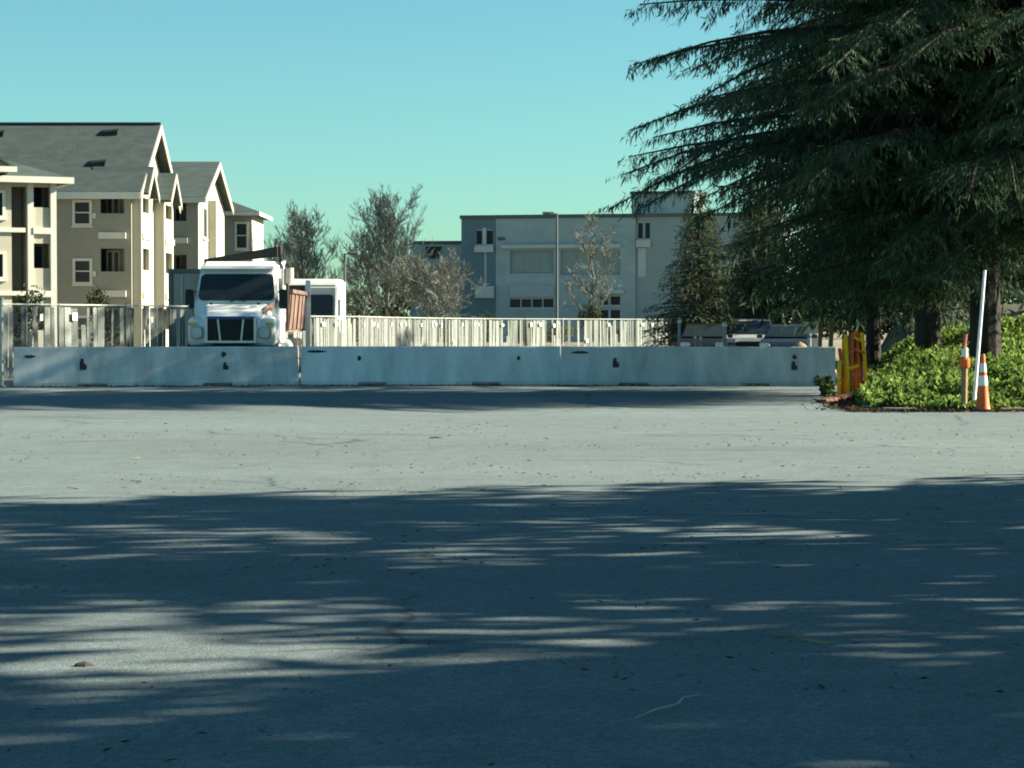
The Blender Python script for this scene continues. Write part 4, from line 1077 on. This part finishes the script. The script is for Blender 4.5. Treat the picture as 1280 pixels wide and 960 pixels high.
# ------------------------------------------------------------------ parked cars
def car(loc, rz, paint, label, H=1.5, W=1.8, L=4.5, suv=False):
    root = empty("parked_car", loc, rz)
    hz = .95 if not suv else 1.08
    prof_l = [(0, .35), (-.02, .62), (.12, hz - .18), (.35, hz - .08), (1.15, hz), (L - .5, hz + .02), (L - .05, hz - .1), (L, .4)]
    MB().loft([[(x, y, z) for y, z in prof_l] for x in (-W / 2, -W / 2 + .08, W / 2 - .08, W / 2)]).build("body", paint, root, bevel=.06, smooth=True)
    cab = [(1.0, hz - .03, W / 2 - .06), (1.75, H - .05, W / 2 - .22), (2.1, H, W / 2 - .24), (L - (.3 if suv else 1.3), H - .03, W / 2 - .24), (L - (.1 if suv else .6), hz - .02, W / 2 - .08)]
    mb = MB(); a = [(-w, y, z) for y, z, w in cab]; b = [(w, y, z) for y, z, w in cab]
    mb.loft([a, b]); mb.build("roof", paint, root, bevel=.04, smooth=True)
    n_ = Vector((0, -(H - hz), .75)).normalized(); 
    p0, p1 = Vector((0, 1.06, hz + .03)), Vector((0, 1.70, H - .10)); off = n_ * .025
    w0, w1 = W / 2 - .14, W / 2 - .27
    mb = MB(); q = [p0 + Vector((-w0, 0, 0)), p0 + Vector((w0, 0, 0)), p1 + Vector((w1, 0, 0)), p1 + Vector((-w1, 0, 0))]
    mb.loft([[p + off for p in q], [p - off for p in q]]); mb.build("windshield", M_GLASS, root)
    for s in (-1, 1):
        mb = MB(); e = L - (.65 if suv else 1.35)
        q = [(1.30, hz + .04, W / 2 - .085), (1.85, H - .1, W / 2 - .205), (e, H - .1, W / 2 - .215), (e + .2, hz + .04, W / 2 - .09)]
        mb.loft([[(s * (w + .012), y, z) for y, z, w in q], [(s * (w - .03), y, z) for y, z, w in q]]); mb.build("side_window", M_GLASS, root)
        MB().plate(rrect(.36, .15, .06, 3), (s * (W / 2 - .26), .06, hz - .26), (1, 0, 0), (0, .25, 1), .09).build("headlight", M_LENS, root, smooth=True)
        MB().loft([[(s * (W / 2 + .1) + px, y, hz + .06 + pz) for px, pz in rrect(.2, .13, .05, 3)] for y in (1.28, 1.4)]).build("mirror", paint, root, smooth=True)
        for y in (.85, L - .85): wheel(root, s * (W / 2 - .13), y, .33, .22)
    MB().box(-.5, .5, -.05, .05, .55, hz - .28).build("grille", M_BLACK, root, bevel=.02)
    MB().box(-W / 2 + .02, W / 2 - .02, -.07, .2, .28, .46).build("bumper", M_BLACK, root, bevel=.03)
    MB().box(-.26, .26, -.085, -.06, .36, .48).build("number_plate", M_WHITE, root)
    tag(root, label, "car", "cars parked beyond the barriers"); return root
M_CARD = mat("black_car_paint", (.015, .018, .022), .2, .1, 3, spec=.6)
M_CARS = mat("silver_car_paint", (.34, .36, .34), .3, .08, 3, spec=.5)
M_CARB = mat("navy_car_paint", (.02, .03, .045), .22, .1, 3, spec=.6)
car((at(878, 400, 82).x, 82, 0), R(-6), M_CARD, "black car parked under the spruce behind the barrier", 1.48)
car((at(936, 400, 84).x, 84, 0), R(-10), M_CARS, "silver sport utility car parked between two dark cars", 1.66, 1.85, 4.7, True)
car((at(978, 400, 80).x, 80, 0), R(-14), M_CARB, "dark navy car parked beside the silver one", 1.45)

# ------------------------------------------------------------------ small posts, sign, dirt
def stake(px, pytop, d, w, m, label, lean=0.0, cat="post", name="timber_post", group=None):
    p = at(px, pytop, d); root = empty(name, (p.x, d, 0.0))
    root.rotation_euler = (0, lean, 0)
    MB().add([(-w, -w, 0), (w, -w, 0), (w, w, 0), (-w, w, 0), (-w * .9, -w * .9, p.z), (w * .9, -w * .9, p.z), (w * .9, w * .9, p.z - .02), (-w * .9, w * .9, p.z - .02)],
             [(0, 3, 2, 1), (4, 5, 6, 7), (0, 1, 5, 4), (1, 2, 6, 5), (2, 3, 7, 6), (3, 0, 4, 7)]).build("shaft", m, root, bevel=.006)
    MB().obox((0, 0, p.z * .93), (w * 1.15, 0, 0), (0, w * 1.15, 0), (0, 0, .03)).build("band", M_WHITE if m is M_PALEPOST else m, root)
    tag(root, label, cat, group)
stake(849, 397, 62, .04, M_PALEPOST, "thin pale post standing alone beside the end of the slatted fence")
stake(906, 402, 62, .05, M_PALEPOST, "pale post in front of the gap between black and silver cars")
stake(869, 418, 60, .03, M_PALEPOST, "short pale stake in front of the black car", )
stake(876, 419, 61, .03, M_PALEPOST, "shortest pale stake beside another in front of the black car")
stake(1024, 403, 57, .05, M_WOOD, "brown timber stake behind the right end of the grey barrier", .02)
stake(1036, 402, 56, .055, M_WOOD, "leaning brown timber stake beside the yellow barricade", .05)
sgn = empty("small_sign", (at(1013, 400, 64).x, 64, 0))
MB().tube([(0, 0, 0), (0, 0, 1.45)], .025, 6).build("pole", M_GALV, sgn)
MB().plate(rrect(.42, .34, .03, 3), (0, -.03, 1.34), (1, 0, 0), (0, 0, 1), .012).build("panel", M_WHITE, sgn)
MB().box(.0, .10, -.05, -.043, 1.30, 1.44).build("dark_mark", M_PIT, sgn)
tag(sgn, "small white sign on a thin pole near the brown stakes", "sign")
mb = MB(); rg, sg_ = 9, 16
secs = []
for i in range(rg):
    t = i / (rg - 1); secs.append([(1.1 * (1 - t) * math.cos(2 * math.pi * k / sg_) * (1 + .25 * noise.noise((k * .7, i * .6, 3))), .9 * (1 - t) * math.sin(2 * math.pi * k / sg_), 0.95 * (1 - (1 - t) ** 1.2) + .25 * noise.noise((k, i, 1)) * (1 - t)) for k in range(sg_)])
dm = mb.loft(secs).build("dirt_mound", M_WOOD, None, smooth=True); dm.location = (at(1000, 400, 66).x, 66, -.02)
tag(dm, "small brown mound of soil behind the grey barrier", "dirt pile")

# ------------------------------------------------------------------ folded yellow and orange barricade
fb = empty("folded_barricade", (at(1064, 495, 43.3).x, 43.3, 0.012), R(8))
rn = random.Random(21)
m_sh = MB(); sh_ = []
for k in range(15):
    x = -.24 + k * .034; y = .11 + (.05 if k % 2 else -.03)
    sh_.append((x, y, .55 + .65 * min(1, k / 8)))
for (xa, ya, za), (xb_, yb, zb_) in zip(sh_[:-1], sh_[1:]):
    m_sh.add([(xa, ya, .03), (xb_, yb, .03), (xb_, yb, zb_), (xa, ya, za), (xa, ya + .012, .03), (xb_, yb + .012, .03), (xb_, yb + .012, zb_), (xa, ya + .012, za)], [(0, 1, 2, 3), (7, 6, 5, 4), (3, 2, 6, 7), (0, 4, 5, 1)])
m_sh.build("folded_sheet", mat("faded_orange_sheet", (.30, .12, .04), .8, .35, 8), fb)
xs_ = [-.27, -.20, -.13, -.07, -.01, .05, .11, .18, .25]
for i, x in enumerate(xs_):
    H_ = [.72, .95, 1.12, 1.22, 1.20, 1.26, 1.30, 1.28, 1.25][i]; y = rn.uniform(-.1, .1)
    m = M_YELLOW if i in (0, 2, 3, 6, 8) else M_ORANGE
    if i == 4: m = M_WOOD
    top_dx = rn.uniform(-.05, .06); bow = rn.uniform(-.04, .04)
    pts = [(x, y, 0), (x + bow, y, H_ * .35), (x + bow + top_dx * .5, y + .02, H_ * .7), (x + top_dx, y + .03, H_)]
    secs = [[(px + a * .034, py + b * .014, pz) for a, b in ((-1, -1), (1, -1), (1, 1), (-1, 1))] for px, py, pz in pts]
    so = MB().loft(secs).build("slat", m, fb, bevel=.004)
    for z in (.35, .7):
        if H_ > .8: MB().tube([(x + bow * .9, y - .03, H_ * z), (x + bow * .9, y + .03, H_ * z)], .016, 8).build("rivet", M_GALV, so)
for (x0, z0, x1, z1, m) in ((-.1, .55, .12, .62, M_YELLOW), (-.02, .95, .24, .86, M_ORANGE), (.02, 1.16, .27, 1.06, M_YELLOW)):
    MB().obox(((x0 + x1) / 2, -.125, (z0 + z1) / 2), ((x1 - x0) / 2, 0, (z1 - z0) / 2), (0, .008, 0), (-.006, 0, .026)).build("cross_strap", m, fb)
for x in (-.27, .25): MB().box(x - .05, x + .05, -.25, .25, 0, .04).build("foot", M_BLACK, fb, bevel=.008)
tag(fb, "folded yellow and orange plastic barricade standing upright at the barrier end", "barricade")

pk_ = empty("timber_plank", (0, 0, 0))
a, b = Vector((5.55, 40.2, .03)), Vector((6.75, 42.9, .10))
dv = (b - a) / 2; sv_ = Vector((dv.y, -dv.x, 0)).normalized()
MB().obox((0, 0, 0), dv, sv_ * .10, Vector((0, 0, .035))).build("board", M_REDB, pk_, bevel=.006)
MB().obox(dv * .96 + Vector((0, 0, .037)), dv * .015, sv_ * .101, Vector((0, 0, .003))).build("end_strap", M_GALV, pk_)
pk_.location = (a + b) / 2 + Vector((0, 0, .01))
tag(pk_, "red brown plank lying on the asphalt below the yellow barricade", "plank")

# ------------------------------------------------------------------ traffic cone, delineator, white pole
def lathe(mb, prof, n=20):
    return mb.loft([[(r * math.cos(2 * math.pi * k / n), r * math.sin(2 * math.pi * k / n), z) for k in range(n)] for r, z in prof])
cn = empty("traffic_cone", (at(1228, 515, 36.2).x, 36.15, 0.012))
def cr(z): return .115 - .088 * (z / .93)
MB().loft([[(x * s, y * s, z) for x, y in rrect(.31, .31, .05, 3)] for s, z in ((1, 0), (1, .03), (.92, .045))]).build("base", M_BLACK, cn)
lathe(MB(), [(.128, .04), (cr(.10) + .004, .10), (cr(.40), .40), (cr(.55), .55), (cr(.9), .90), (cr(.93) * .8, .93)]).build("body", M_ORANGE, cn, smooth=True)
lathe(MB(), [(cr(.42) + .004, .42), (cr(.58) + .004, .58)]).build("collar", M_REFL, cn, smooth=True)
lathe(MB(), [(cr(.64) + .004, .64), (cr(.78) + .004, .78)]).build("collar", M_REFL, cn, smooth=True)
tag(cn, "orange traffic cone with white collars at the foot of the bank", "cone")
dl = empty("delineator_post", (at(1206, 515, 36.6).x, 36.65, 0.012), 0)
dl.rotation_euler = (0, R(.5), 0)
lathe(MB(), [(.17, 0), (.17, .05), (.06, .09)]).build("base", M_BLACK, dl)
lathe(MB(), [(.052, .06), (.05, .70), (.045, 1.02), (.03, 1.04)]).build("tube", M_WOOD, dl, smooth=True)
lathe(MB(), [(.075, .70), (.09, .74), (.09, .84), (.06, .87)]).build("orange_cap", M_ORANGE, dl, smooth=True)
lathe(MB(), [(.052, .88), (.052, 1.02)]).build("white_band", M_REFL, dl, smooth=True)
MB().tube([(-.015, 0, 1.0), (0, 0, 1.12), (.01, 0, 1.25)], [.045, .03, .035], 8).build("handle", mat("faded_red", (.35, .10, .09), .7, .2), dl)
tag(dl, "brown delineator post with orange and white top beside the cone", "post")
wp = empty("white_pole", (at(1217, 512, 37.0).x, 37.0, 0.05))
tp_ = at(1230.5, 338, 37.3)
MB().tube([(0, 0, -.05), (tp_.x - wp.location.x, .3, tp_.z - .05)], [.032, .024], 10).build("shaft", M_WHITE, wp, smooth=True)
MB().tube([(0, 0, -.05), (.001, 0, .12)], [.07, .05], 10).build("socket", M_GALV, wp)
tag(wp, "thin white pole leaning up out of the bank behind the cone", "pole")

# ------------------------------------------------------------------ litter on the road
for (px, py, ln, rz, lab) in ((103, 838, .085, .1, "single dark bark chip lying alone on the shaded asphalt"), (545, 549, .20, .4, "dark bark scrap on the sunlit strip of asphalt")):
    d = FPX * CAM_H / (py - HOR); p = at(px, py, d)
    mb = MB(); mb.loft([[(x * ln, y * w_ * ln * .35 + .1 * ln * x, z * w_ * .02) for y, z in ((-1, 0), (-.6, .7), (.1, 1), (.8, .5), (1, 0))] for x, w_ in ((-.5, .15), (-.32, .8), (.08, 1.0), (.3, .6), (.5, .1))])
    o = mb.build("bark_chip", M_BARKD); o.location = (p.x, d, .012); o.rotation_euler = (0, 0, rz); tag(o, lab, "bark")
rn = random.Random(77)
for i in range(9):
    y = rn.uniform(8, 30); x = rn.uniform(-.21, .21) * y; L_ = rn.uniform(.06, .22); a = rn.uniform(0, 3.14)
    pts = [Vector((x, y, .022))]
    for k in range(3): a += rn.uniform(-.4, .4); pts.append(pts[-1] + Vector((math.cos(a) * L_ / 3, math.sin(a) * L_ / 3, rn.uniform(-.002, .004))))
    c = pts[0].copy()
    o = MB().tube([p - c for p in pts], [.006, .005, .004, .002], 5).build("twig", M_WOOD); o.location = c
    tag(o, "thin brown twig lying on the asphalt", "twig", "twigs fallen on the road")

st_ = at(835, 893, FPX * CAM_H / (893 - HOR))
o = MB().tube([(-.13, -.24, 0), (-.05, -.10, .006), (.04, .04, .002), (.07, .16, .006), (.14, .26, .0)], [.002, .0035, .0035, .003, .0015], 5).build("stick", M_PALEPOST); o.location = (st_.x, st_.y, .024)
tag(o, "long pale crooked stick lying on the shaded asphalt", "stick")

# ------------------------------------------------------------------ leaf litter and needles
rng = np.random.default_rng(99)
def litter(name, label, P, size, m, asp):
    N = rng.normal(size=P.shape); N[:, 2] *= .12
    Vv, Ff = leaf_quads(P, N, size, rng, asp)
    o = np_mesh(name, Vv, Ff, m, kind="stuff"); tag(o, label, "litter"); return o
M_DRY = leaf_mat("dry_leaves", (0.065, 0.048, 0.03), 0.1, 0.6)
n = 2600
X = rng.uniform(5.4, 9.6, n); Y = 36.35 - np.abs(rng.normal(size=n)) * .28
Xb = np.array([xb(y) for y in rng.uniform(36.4, 46, n)]); Yb = rng.uniform(36.4, 46, n); Xb = np.array([xb(y) for y in Yb]) - np.abs(rng.normal(size=n)) * .3
P = np.concatenate([np.stack([X, Y, np.full(n, .024) + rng.random(n) * .02], 1), np.stack([Xb, Yb, np.full(n, .024) + rng.random(n) * .02], 1)])
litter("leaf_litter", "dry brown leaf litter along the foot of the planted bank", P, rng.uniform(.03, .075, len(P)), M_DRY, .6)
n = 5200
Y = 7.0 + rng.random(n) ** .8 * 26; X = rng.uniform(-.25, .25, n) * Y
k = np.array([noise.noise((x * .55, y * .8, 31)) for x, y in zip(X, Y)]) + rng.normal(size=n) * .12
X, Y = X[k > .12], Y[k > .12]
P = np.stack([X, Y, np.full(len(X), .021)], 1)
litter("needle_litter", "scattered dry cedar needles on the asphalt", P, rng.uniform(.02, .06, len(P)), M_DRY, .16)
n = 1500
t = rng.random(n); X = -11.3 + 18.6 * t; Y = np.where(t < .34, 51.0 + (t / .34) * 1.4, 52.3) - .36 - np.abs(rng.normal(size=n)) * .12
litter("barrier_litter", "dry brown debris gathered along the foot of the concrete barriers", np.stack([X, Y, np.full(n, .022)], 1), rng.uniform(.03, .08, n), M_DRY, .5)
